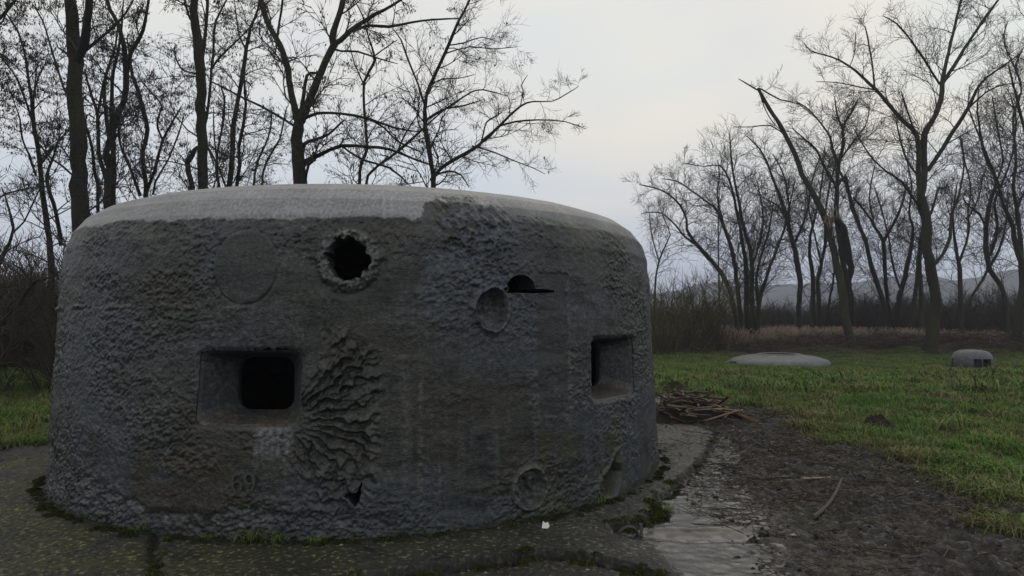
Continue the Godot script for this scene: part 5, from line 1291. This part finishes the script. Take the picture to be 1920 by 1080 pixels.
func make_field_things() -> void:
	# flat ring cupola
	var ring := base("ring_cupola", Vector3(8.35, -0.02, -21.4))
	tag(ring, "low flat grey steel ring cupola lying in the grass", "cupola")
	var prof := []
	for q in [[1.5, -0.1], [1.5, 0.0], [1.47, 0.06], [1.38, 0.14], [1.2, 0.20], [1.0, 0.24], [0.8, 0.262], [0.66, 0.27], [0.64, 0.30], [0.60, 0.31], [0.55, 0.306], [0.53, 0.295]]:
		prof.append([q[0], q[1]])
	put("rim", lathe(prof, 72, Color(0.185, 0.195, 0.22)).mesh(M.steel), ring)
	put("well", lathe([[0.53, 0.0], [0.533, 0.1], [0.533, 0.296]], 48, Color(0.05, 0.045, 0.04)).mesh(M.iron), ring)  # inside coloured darker than the rim, its shade painted in
	put("hatch", lathe([[0.53, 0.1], [0.5, 0.11], [0.3, 0.12], [0.01, 0.12]], 48, Color(0.12, 0.125, 0.13)).mesh(M.steel), ring)
	var lug := Buf.new()
	lug.tube(PackedVector3Array([Vector3(-1.42, 0.04, 0.2), Vector3(-1.62, 0.07, 0.3), Vector3(-1.8, 0.02, 0.35)]), PackedFloat32Array([0.05, 0.06, 0.05]), 8, Color(0.12, 0.12, 0.11), true)
	put("lug", lug.mesh(M.steel), ring)
	# small observation turret with two slots
	var small := base("small_turret", Vector3(13.17, -0.03, -19.6), 0.0)
	tag(small, "small rounded grey observation turret with dark slots in the grass", "turret")
	var b := Buf.new()
	var rows := [[0.47, -0.1], [0.475, 0.04], [0.49, 0.09], [0.50, 0.14], [0.503, 0.19], [0.50, 0.245], [0.497, 0.285], [0.49, 0.32], [0.475, 0.37], [0.44, 0.43], [0.39, 0.475], [0.3, 0.51], [0.18, 0.53], [0.01, 0.537]]
	var sides := 96
	var at := func(j: int, k: int) -> Vector3:
		var t := TAU * k / sides
		return Vector3(rows[j][0] * sin(t), rows[j][1], rows[j][0] * cos(t))
	var slot := func(j: int, k: int) -> bool:
		if j < 1 or j > 5:
			return false
		var deg := 360.0 * (k + 0.5) / sides
		if deg > 180.0:
			deg -= 360.0
		var rel := deg + 34.0     # the camera sees it from bearing -34
		return (rel > 4.0 and rel < 28.0) or (rel > 32.0 and rel < 60.0) or (rel > -84.0 and rel < -68.0)
	for j in rows.size() - 1:
		for k in sides:
			var k2 := (k + 1) % sides
			if slot.call(j, k):
				# sides of the slot
				var q0: Vector3 = at.call(j, k)
				var q1: Vector3 = at.call(j, k2)
				var q2: Vector3 = at.call(j + 1, k2)
				var q3: Vector3 = at.call(j + 1, k)
				if not slot.call(j, (k - 1 + sides) % sides):
					b.quad(q0, q3, q3 * Vector3(0.8, 1, 0.8), q0 * Vector3(0.8, 1, 0.8), q1 - q0, Color(0.11,0.11,0.115))
				if not slot.call(j, k2):
					b.quad(q1, q2, q2 * Vector3(0.8, 1, 0.8), q1 * Vector3(0.8, 1, 0.8), q0 - q1, Color(0.11,0.11,0.115))
				if not slot.call(j + 1, k):
					b.quad(q3, q2, q2 * Vector3(0.8, 1, 0.8), q3 * Vector3(0.8, 1, 0.8), Vector3.DOWN, Color(0.11,0.11,0.115))
				if not slot.call(j - 1, k):
					b.quad(q0, q1, q1 * Vector3(0.8, 1, 0.8), q0 * Vector3(0.8, 1, 0.8), Vector3.UP, Color(0.11,0.11,0.115))
				continue
			var ids := [[j, k], [j, k2], [j + 1, k2], [j + 1, k]]
			var first := b.v.size()
			for c in ids:
				var p: Vector3 = at.call(c[0], c[1])
				b.v.append(p)
				var jj: int = c[0]
				var dy := Vector2(rows[mini(jj + 1, rows.size() - 1)][0] - rows[maxi(jj - 1, 0)][0], rows[mini(jj + 1, rows.size() - 1)][1] - rows[maxi(jj - 1, 0)][1])
				var rd := Vector3(p.x, 0, p.z).normalized()
				b.n.append((rd * dy.y - Vector3.UP * dy.x).normalized())
				b.c.append(Color(0.185, 0.195, 0.22) * (1.0 + 0.4 * n_fine.get_noise_3d(p.x, p.y, p.z)))
			b.i.append_array([first, first + 2, first + 1, first, first + 3, first + 2])
	put("shell", b.mesh(M.steel), small)
	put("inner_wall", lathe([[0.30, -0.1], [0.30, 0.4], [0.2, 0.45], [0.01, 0.47]], 40, Color(0.05, 0.045, 0.04)).mesh(M.iron), small)  # dark drum behind the slots, painting in the shade inside
	# molehills and clods
	for s in [[4.78, -9.0, 0.3, 0.17, "dark brown molehill at the grass edge above the mud"], [3.12, -13.2, 0.42, 0.2, "dark earth mound beside the turret's right edge"], [9.0, -15.9, 0.30, 0.06, "flat dark molehill far out in the grass"], [11.3, -16.2, 0.2, 0.04, "tiny dark earth spot in the grass before the small turret"]]:
		var m := Buf.new()
		var n := 22
		for j in 9:
			for k in n:
				var t := TAU * k / n
				var f := j / 8.0
				var r: float = s[2] * f
				var p := Vector3(r * sin(t), 0, r * cos(t))
				var yy: float = s[3] * pow(cos(f * PI * 0.5), 1.3) + n_fine.get_noise_2d(p.x * 2.5 + s[0], p.z * 2.5) * s[3] * 0.5 * (1.0 - f * 0.5) - f * 0.03
				m.v.append(Vector3(p.x, yy, p.z))
				m.n.append(Vector3.UP)
				m.c.append(Color(0.026, 0.020, 0.015) * (1.0 + 1.0 * n_fine.get_noise_2d(p.x * 3.0, p.z * 3.0 + s[0])))
		for j in 8:
			for k in n:
				var a := j * n + k
				var e := j * n + (k + 1) % n
				m.i.append_array([a, e, e + n, a, e + n, a + n])
		for j in 9:
			for k in n:
				var dx := m.v[j * n + (k + 1) % n] - m.v[j * n + (k - 1 + n) % n]
				var dy := m.v[mini(j + 1, 8) * n + k] - m.v[maxi(j - 1, 0) * n + k]
				var nn := dy.cross(dx)
				m.n[j * n + k] = nn.normalized() if nn.length() > 1e-8 else Vector3.UP
		var o := put("molehill", m.mesh(M.soil))
		o.position = Vector3(s[0], ground_height(s[0], s[1], 0) - 0.005, s[1])
		tag(o, s[4], "molehill", "mounds of earth in the grass")


# ---------------------------------------------------------------- grass
func blade_mesh(blades: int, tall: float, wide: float, spread: float, lean: float) -> ArrayMesh:
	var b := Buf.new()
	for k in blades:
		var p := Vector3(rng.randfn(0, spread), -0.005, rng.randfn(0, spread))
		var ang := rng.randf() * TAU
		var out := Vector3(cos(ang), 0, sin(ang))
		var s := Vector3(-out.z, 0, out.x) * wide * rng.randf_range(0.6, 1.2)
		var h := tall * rng.randf_range(0.5, 1.15)
		var l := lean * rng.randf_range(0.2, 1.4)
		var m := p + Vector3(0, h * 0.6, 0) + out * h * l * 0.35
		var e := p + Vector3(0, h * (1.0 - l * 0.35), 0) + out * h * l
		var col := Color.WHITE * rng.randf_range(0.65, 1.2)
		b.tri(p - s, p + s, m + s * 0.7, out + Vector3.UP * 0.5, col)
		b.tri(p - s, m + s * 0.7, m - s * 0.7, out + Vector3.UP * 0.5, col)
		b.tri(m - s * 0.7, m + s * 0.7, e, out + Vector3.UP * 0.5, col)
	return b.mesh(M.leaf)


func grass_color(x: float, z: float) -> Color:
	var a: float = n_low.get_noise_2d(x * 0.9 + 50.0, z * 0.9)
	var m: float = n_mid.get_noise_2d(x * 0.7, z * 0.7 + 40.0)
	var c := Color(0.082, 0.170, 0.032).lerp(Color(0.140, 0.165, 0.058), clampf(0.45 + a * 1.2 + m * 0.7, 0, 1))
	var dry := smoothstep(0.05, 0.5, n_low.get_noise_2d(x * 1.4 - 30.0, z * 1.4) + m * 0.6) * 0.5
	if z > -14.0 and x > 0.0:
		dry += 0.45 * (1.0 - smoothstep(0.15, 0.9, x - table(GRASS_X, z)))
	if rng.randf() < 0.18 + dry:
		c = c.lerp(Color(0.19, 0.16, 0.095), rng.randf_range(0.3, 0.9))
	return c * rng.randf_range(0.7, 1.25)


func make_grass() -> void:
	var xf := []
	var cols := []
	var spans := [[4.0, 8.0, 430.0], [8.0, 13.0, 300.0], [13.0, 20.0, 150.0], [20.0, 31.0, 60.0]]
	for s in spans:
		var tries := int((s[1] - s[0]) * (s[0] + s[1]) * 0.5 * 2.2 * s[2])
		for k in tries:
			var z := -sqrt(lerpf(s[0] * s[0], s[1] * s[1], rng.randf()))
			var x := rng.randf_range(-1.15, 1.05) * -z
			# no grass where the turret always stands in front
			if x > -4.6 + (z + 9.0) * 0.05 and x < -0.2 - maxf(0.0, -z - 9.0) * 0.05 and z < -12.0:
				continue
			var zz := zone(x, z)
			if zz != 0:
				continue
			var dens: float = n_mid.get_noise_2d(x * 0.5, z * 0.5)
			if z > -15.0 and zone(x - 0.3, z + 0.2) != 0 and rng.randf() < 0.5 - dens * 1.5:
				continue
			if dens < -0.24 and rng.randf() < 0.7:
				continue
			if z < -25.5 and x > 9.0:
				continue
			var size: float = rng.randf_range(0.55, 1.35) * (1.0 + dens * 0.7) * (1.0 + 0.6 * n_low.get_noise_2d(x * 1.3, z * 1.3)) * (1.0 + 0.9 * smoothstep(0.25, 0.5, n_mid.get_noise_2d(x * 0.9 + 17.0, z * 0.9))) * (1.0 if z > -13.0 else 1.35)
			if z < -17.0:
				size = minf(size, 1.25)
			if Vector2(x - 13.1, z + 19.2).length() < 1.0 or Vector2(x - 8.3, z + 20.8).length() < 1.7:
				size = minf(size, 0.6)
			var bb := Basis(Vector3.UP, rng.randf() * TAU).scaled(Vector3(size * (1.0 if z > -13.0 else 1.3), size * 0.9, size * (1.0 if z > -13.0 else 1.3)))
			xf.append(Transform3D(bb, Vector3(x, ground_height(x, z, zz), z)))
			cols.append(grass_color(x, z))
	var mm := MultiMesh.new()
	mm.transform_format = MultiMesh.TRANSFORM_3D
	mm.use_colors = true
	mm.mesh = blade_mesh(16, 0.10, 0.0032, 0.045, 1.15)
	mm.instance_count = xf.size()
	for k in xf.size():
		mm.set_instance_transform(k, xf[k])
		mm.set_instance_color(k, cols[k])
	print("tufts ", xf.size())
	var o := MultiMeshInstance3D.new()
	o.name = numbered("grass")
	o.multimesh = mm
	add_child(o)
	tag(o, "short damp winter grass covering the field", "grass", "", "stuff")
	# tufts against the turret's foot and in the cracks
	var tuft := blade_mesh(90, 0.10, 0.0032, 0.036, 1.2)
	for s in [[-2.52, -4.78, 0.9, "thick grass tuft at the turret's foot below the left embrasure's far side"], [-1.72, -4.56, 1.15, "largest bright green tuft at the turret's front foot"], [-1.53, -4.53, 0.95, "grass tuft just right of the largest tuft at the foot"], [-1.28, -4.5, 0.6, "small grass tuft right of the pair at the turret's foot"], [0.68, -5.45, 1.0, "grass tuft below the torn gouge at the turret's right foot"], [1.2, -5.33, 0.8, "mossy tuft in the notch of the right-hand crack"], [-4.42, -6.7, 0.8, "grass tuft at the turret's far left foot"], [-2.0, -4.6, 0.5, "tiny grass tuft left of the largest tuft"]]:
		var g := Buf.new()
		var mi := put("grass_tuft", tuft)
		mi.position = Vector3(s[0], ground_height(s[0], s[1], 2) - 0.004, s[1])
		mi.rotation.y = rng.randf() * TAU
		mi.scale = Vector3.ONE * s[2]
		mi.material_override = leafy(Color(0.085, 0.125, 0.022) * rng.randf_range(0.8, 1.15))
		tag(mi, s[3], "grass", "grass tufts around the turret's foot")
	# moss cushions along the cracks and the turret's foot
	var mb := Buf.new()
	for k in 60:
		var t := rng.randf() * TAU
		var r := sqrt(rng.randf()) * 0.05
		var p := Vector3(r * cos(t), (0.05 - r) * 0.35, r * sin(t))
		var q := Vector3(rng.randfn(0, 0.4), 1, rng.randfn(0, 0.4)).normalized() * 0.018
		var s := Vector3(cos(t * 3.0), 0, sin(t * 3.0)) * 0.006
		mb.tri(p - s, p + s, p + q, Vector3.UP, Color.WHITE * rng.randf_range(0.6, 1.2))
	var mx := []
	var mc := []
	for line in [[CRACK_A, 240, 0.035], [CRACK_B, 260, 0.03], [CRACK_C, 40, 0.03]]:
		for k in line[1]:
			var pts: Array = line[0]
			var f := rng.randf() * (pts.size() - 1.001)
			var u := int(f)
			var x: float = lerpf(pts[u][0], pts[u + 1][0], f - u) + rng.randfn(0, line[2])
			var z: float = lerpf(pts[u][1], pts[u + 1][1], f - u) + rng.randfn(0, line[2])
			if line[0] == CRACK_B:
				z += 0.05
			if n_mid.get_noise_2d(x * 1.5, z * 1.5) < -0.05:
				continue
			mx.append(Transform3D(Basis(Vector3.UP, rng.randf() * TAU).scaled(Vector3.ONE * rng.randf_range(0.4, 1.0)), Vector3(x, ground_height(x, z, 2) - 0.002, z)))
			mc.append(Color(0.045, 0.054, 0.014) * rng.randf_range(0.6, 1.4))
	for k in 520:
		var t := FACE + rng.randf_range(-1.35, 1.35)
		var r := 3.045 + absf(rng.randfn(0, 0.035))
		var x := CX + r * sin(t)
		var z := CZ + r * cos(t)
		if n_mid.get_noise_2d(x, z) < -0.1:
			continue
		mx.append(Transform3D(Basis(Vector3.UP, rng.randf() * TAU).scaled(Vector3.ONE * rng.randf_range(0.3, 0.9)), Vector3(x, ground_height(x, z, 2) - 0.004, z)))
		mc.append(Color(0.042, 0.046, 0.018) * rng.randf_range(0.5, 1.3))
	var ms := MultiMesh.new()
	ms.transform_format = MultiMesh.TRANSFORM_3D
	ms.use_colors = true
	ms.mesh = mb.mesh(M.leaf)
	ms.instance_count = mx.size()
	for k in mx.size():
		ms.set_instance_transform(k, mx[k])
		ms.set_instance_color(k, mc[k])
	var mo := MultiMeshInstance3D.new()
	mo.name = numbered("moss")
	mo.multimesh = ms
	add_child(mo)
	tag(mo, "dark green moss along the apron's cracks and the turret's foot", "moss", "", "stuff")


func leafy(col: Color) -> StandardMaterial3D:
	var m := StandardMaterial3D.new()
	m.albedo_color = col.linear_to_srgb()
	m.roughness = 0.7
	m.vertex_color_use_as_albedo = true
	m.backlight = Color(0.25, 0.25, 0.25)
	return m


# ---------------------------------------------------------------- debris
func stick_mesh(length: float, r: float, col: Color, kinks := 4, flat := 0.25) -> ArrayMesh:
	var b := Buf.new()
	var p := Vector3(-length * 0.5, r, 0)
	var pts := PackedVector3Array([p])
	var rad := PackedFloat32Array([r])
	var d := Vector3(1, 0, 0)
	for k in kinks:
		d = (d + Vector3(0, rng.randfn(0, 0.05), rng.randfn(0, flat))).normalized()
		p += d * length / kinks
		pts.append(p)
		rad.append(r * lerpf(1.0, 0.55, (k + 1.0) / kinks) * rng.randf_range(0.85, 1.15))
	b.tube(pts, rad, 6, col, true)
	return b.mesh(M.twig)


func on_ground(x: float, z: float) -> float:
	return ground_height(x, z, zone(x, z))


func make_debris() -> void:
	# heap of split wood and branches
	var heap := base("wood_heap", Vector3(2.55, -0.02, -10.0))
	tag(heap, "heap of broken branches and pale wood splinters behind the turret", "wood heap")
	var hm := Buf.new()
	var n := 20
	for j in 8:
		for k in n:
			var t := TAU * k / n
			var f := j / 7.0
			var p := Vector3(0.85 * f * sin(t), 0, 0.75 * f * cos(t))
			hm.v.append(Vector3(p.x, 0.3 * pow(cos(f * PI * 0.5), 1.2) + n_fine.get_noise_2d(p.x, p.z) * 0.06 - f * 0.04, p.z))
			hm.n.append(Vector3.UP)
			hm.c.append(Color(0.022, 0.018, 0.014))
	for j in 7:
		for k in n:
			var a := j * n + k
			var e := j * n + (k + 1) % n
			hm.i.append_array([a, e, e + n, a, e + n, a + n])
	put("earth", hm.mesh(M.soil), heap)
	for k in 170:
		var l := rng.randf_range(0.12, 0.55)
		var pale := rng.randf()
		var col := Color(0.050, 0.040, 0.032)
		if pale > 0.5:
			col = Color(0.21, 0.165, 0.125)
		elif pale > 0.42:
			col = Color(0.10, 0.05, 0.03)
		elif pale > 0.25:
			col = Color(0.10, 0.085, 0.07)
		var o := put("stick", stick_mesh(l, rng.randf_range(0.008, 0.02), col * rng.randf_range(0.7, 1.2), 3, 0.3), heap)
		var f := pow(rng.randf(), 0.8)
		var t := rng.randf() * TAU
		o.position = Vector3(0.8 * f * sin(t), 0.3 * pow(cos(f * PI * 0.5), 1.2) + rng.randf_range(0.01, 0.09), 0.72 * f * cos(t))
		o.rotation = Vector3(rng.randfn(0, 0.3), rng.randf() * TAU, rng.randfn(0, 0.22))
	# slab of reddish bark on its right flank
	var sl := Buf.new()
	for k in 5:
		var o := Vector3(0.62 + k * 0.035, 0.1 - k * 0.012, 0.3 + k * 0.02)
		sl.tube(PackedVector3Array([o + Vector3(-0.2, 0.1, -0.06), o, o + Vector3(0.2, -0.07, 0.08)]), PackedFloat32Array([0.02, 0.04, 0.025]), 5, Color(0.10, 0.048, 0.026) * (0.6 + 0.12 * k), true)
	put("bark_slab", sl.mesh(M.twig), heap)
	# separate sticks
	var o := put("fallen_stick", stick_mesh(1.25, 0.018, Color(0.075, 0.064, 0.056), 7, 0.04))
	o.position = Vector3(2.62, on_ground(2.62, -5.5) + 0.012, -5.5)
	o.rotation.y = 0.83
	tag(o, "longest forked-looking stick lying slantwise in the mud", "stick", "sticks lying in the mud")
	o = put("fallen_stick", stick_mesh(0.34, 0.012, Color(0.24, 0.205, 0.165), 3, 0.1))
	o.position = Vector3(2.75, on_ground(2.75, -6.2) + 0.02, -6.2)
	o.rotation.y = 0.35
	tag(o, "short pale stick just above the longest stick in the mud", "stick", "sticks lying in the mud")
	o = put("fallen_stick", stick_mesh(0.5, 0.014, Color(0.26, 0.24, 0.2), 4, 0.1))
	o.position = Vector3(2.75, on_ground(2.75, -11.9) + 0.05, -11.9)
	o.rotation.y = -0.6
	tag(o, "pale barkless stick in the grass behind the wood heap", "stick", "sticks lying in the mud")
	for k in 46:
		var x := rng.randf_range(1.3, 4.2)
		var z := rng.randf_range(-9.0, -4.0)
		if zone(x, z) == 0:
			continue
		var q := put("mud_twig", stick_mesh(rng.randf_range(0.12, 0.5), rng.randf_range(0.003, 0.007), Color(0.030, 0.026, 0.022) * rng.randf_range(0.7, 1.8), 5, 0.3))
		q.position = Vector3(x, on_ground(x, z) + 0.008, z)
		q.rotation = Vector3(0, rng.randf() * TAU, rng.randfn(0, 0.05))
		tag(q, "thin dark twig lying on the wet mud", "twig", "thin twigs on the mud")
	for k in 26:
		var x := rng.randf_range(2.2, 5.5)
		var z := rng.randf_range(-10.5, -4.2)
		var q := put("wood_chip", stick_mesh(rng.randf_range(0.04, 0.12), rng.randf_range(0.006, 0.012), Color(0.21, 0.19, 0.155) * rng.randf_range(0.6, 1.2), 2, 0.1))
		q.position = Vector3(x, on_ground(x, z) + 0.006, z)
		q.rotation.y = rng.randf() * TAU
		tag(q, "small pale wood chip on the mud and grass edge", "wood chip", "pale wood chips")
	# dead stalks and root fibres trodden into the mud
	var fb := Buf.new()
	for k in 9:
		var p := Vector3(rng.randfn(0, 0.07), 0.006, rng.randfn(0, 0.07))
		var d := Vector3(rng.randfn(0, 1), rng.randfn(0.03, 0.1), rng.randfn(0, 1)).normalized() * rng.randf_range(0.05, 0.2)
		fb.tube(PackedVector3Array([p, p + d * 0.5 + Vector3(rng.randfn(0, 0.012), 0.008, rng.randfn(0, 0.012)), p + d]), PackedFloat32Array([0.0028, 0.0026, 0.002]), 3, Color(0.035, 0.029, 0.022).lerp(Color(0.13, 0.11, 0.08), pow(rng.randf(), 2.5)))
	var fm := MultiMesh.new()
	fm.transform_format = MultiMesh.TRANSFORM_3D
	fm.mesh = fb.mesh(M.twig)
	var fx := []
	for k in 1500:
		var x := rng.randf_range(1.5, 4.8)
		var z := -sqrt(rng.randf_range(12.0, 130.0))
		var q := zone(x, z)
		if q == 2 and rng.randf() < 0.93 or q == 0 and rng.randf() < 0.7:
			continue
		fx.append(Transform3D(Basis(Vector3.UP, rng.randf() * TAU).scaled(Vector3.ONE * rng.randf_range(0.5, 1.2)), Vector3(x, ground_height(x, z, q), z)))
	fm.instance_count = fx.size()
	for k in fx.size():
		fm.set_instance_transform(k, fx[k])
	var fo := MultiMeshInstance3D.new()
	fo.name = numbered("litter")
	fo.multimesh = fm
	add_child(fo)
	tag(fo, "dead stalks and root fibres trodden into the mud", "litter", "", "stuff")
	# crumbs of concrete and soil along the foot of the wall
	var gb := Buf.new()
	for k in 8:
		var t := TAU * k / 8.0
		var t2 := TAU * (k + 1) / 8.0
		var a := Vector3(cos(t), 0.1, sin(t)) * (0.8 + 0.3 * sin(k * 2.3))
		var e := Vector3(cos(t2), 0.1, sin(t2)) * (0.8 + 0.3 * sin(((k + 1) % 8) * 2.3))
		gb.tri(a, e, Vector3(0.1, 0.75, 0), a + e + Vector3.UP, Color.WHITE)
		gb.tri(a, e, Vector3(0, -0.6, 0), a + e + Vector3.DOWN, Color.WHITE)
	var gm := MultiMesh.new()
	gm.transform_format = MultiMesh.TRANSFORM_3D
	gm.use_colors = true
	gm.mesh = gb.mesh(M.twig)
	var gx := []
	var gc := []
	for k in 2600:
		var x := 0.0
		var z := 0.0
		if k < 420:
			var t := FACE + rng.randf_range(-1.3, 1.3)
			var r := 3.05 + absf(rng.randfn(0, 0.05))
			x = CX + r * sin(t)
			z = CZ + r * cos(t)
		elif k < 560:
			x = rng.randf_range(-0.9, 0.8)
			z = table(CRACK_B, x) + 0.05 + absf(rng.randfn(0, 0.1))
		else:
			x = rng.randf_range(1.4, 4.4)
			z = rng.randf_range(-10.0, -3.8)
		var q := zone(x, z)
		if q == 0 or (k >= 560 and q == 2 and rng.randf() < 0.8):
			continue
		var s := rng.randf_range(0.004, 0.016) * (1.0 if rng.randf() < 0.8 or k < 560 else 2.2)
		gx.append(Transform3D(Basis(Vector3.UP, rng.randf() * TAU).scaled(Vector3(s, s * 0.7, s * rng.randf_range(0.6, 1.0))), Vector3(x, ground_height(x, z, q), z)))
		gc.append((Color(0.03, 0.026, 0.022) if rng.randf() < 0.92 else Color(0.22, 0.21, 0.2)) * rng.randf_range(0.6, 1.3))
	gm.instance_count = gx.size()
	for k in gx.size():
		gm.set_instance_transform(k, gx[k])
		gm.set_instance_color(k, gc[k])
	var go := MultiMeshInstance3D.new()
	go.name = numbered("gravel")
	go.multimesh = gm
	add_child(go)
	tag(go, "crumbs of concrete and soil along the turret's foot and the mud", "gravel", "", "stuff")
	# bent iron loop standing out of the slab
	var hook := base("iron_loop", Vector3(0.80, on_ground(0.80, -4.80) - 0.01, -4.80), 0.25)
	tag(hook, "bent rusty iron loop sticking out of the concrete slab", "iron loop")
	var hp := PackedVector3Array()
	var hr := PackedFloat32Array()
	for k in 13:
		var t := PI * k / 12.0
		hp.append(Vector3(-cos(t) * 0.075, sin(t) * 0.075 - 0.005, sin(t) * 0.02))
		hr.append(0.012)
	var hb := Buf.new()
	hb.tube(hp, hr, 8, Color(0.055, 0.052, 0.046), true)
	put("loop", hb.mesh(M.iron), hook)
	var pb := Buf.new()
	pb.tube(PackedVector3Array([Vector3(0.095, -0.02, 0.02), Vector3(0.098, 0.05, 0.02), Vector3(0.092, 0.085, 0.018)]), PackedFloat32Array([0.013, 0.012, 0.011]), 8, Color(0.12, 0.12, 0.125), true)
	put("stub", pb.mesh(M.iron), hook)
	# scrap of white paper
	var sb := Buf.new()
	var pts := [Vector3(-0.02, 0.004, 0.01), Vector3(0.012, 0.006, 0.022), Vector3(0.024, 0.012, 0.002), Vector3(0.016, 0.03, -0.018), Vector3(0.0, 0.026, -0.012), Vector3(-0.012, 0.034, -0.022)]
	for k in range(1, 5):
		sb.tri(pts[0], pts[k], pts[k + 1], Vector3.UP, Color(0.55, 0.56, 0.57))
		sb.tri(pts[0] - Vector3(0, 0.001, 0), pts[k] - Vector3(0, 0.001, 0), pts[k + 1] - Vector3(0, 0.001, 0), Vector3.DOWN, Color(0.55, 0.56, 0.57))
	var so := put("paper_scrap", sb.mesh(M.twig))
	so.position = Vector3(0.23, on_ground(0.23, -4.78) + 0.001, -4.78)
	so.scale = Vector3.ONE * 1.25
	tag(so, "crumpled scrap of white paper on the concrete apron", "paper")
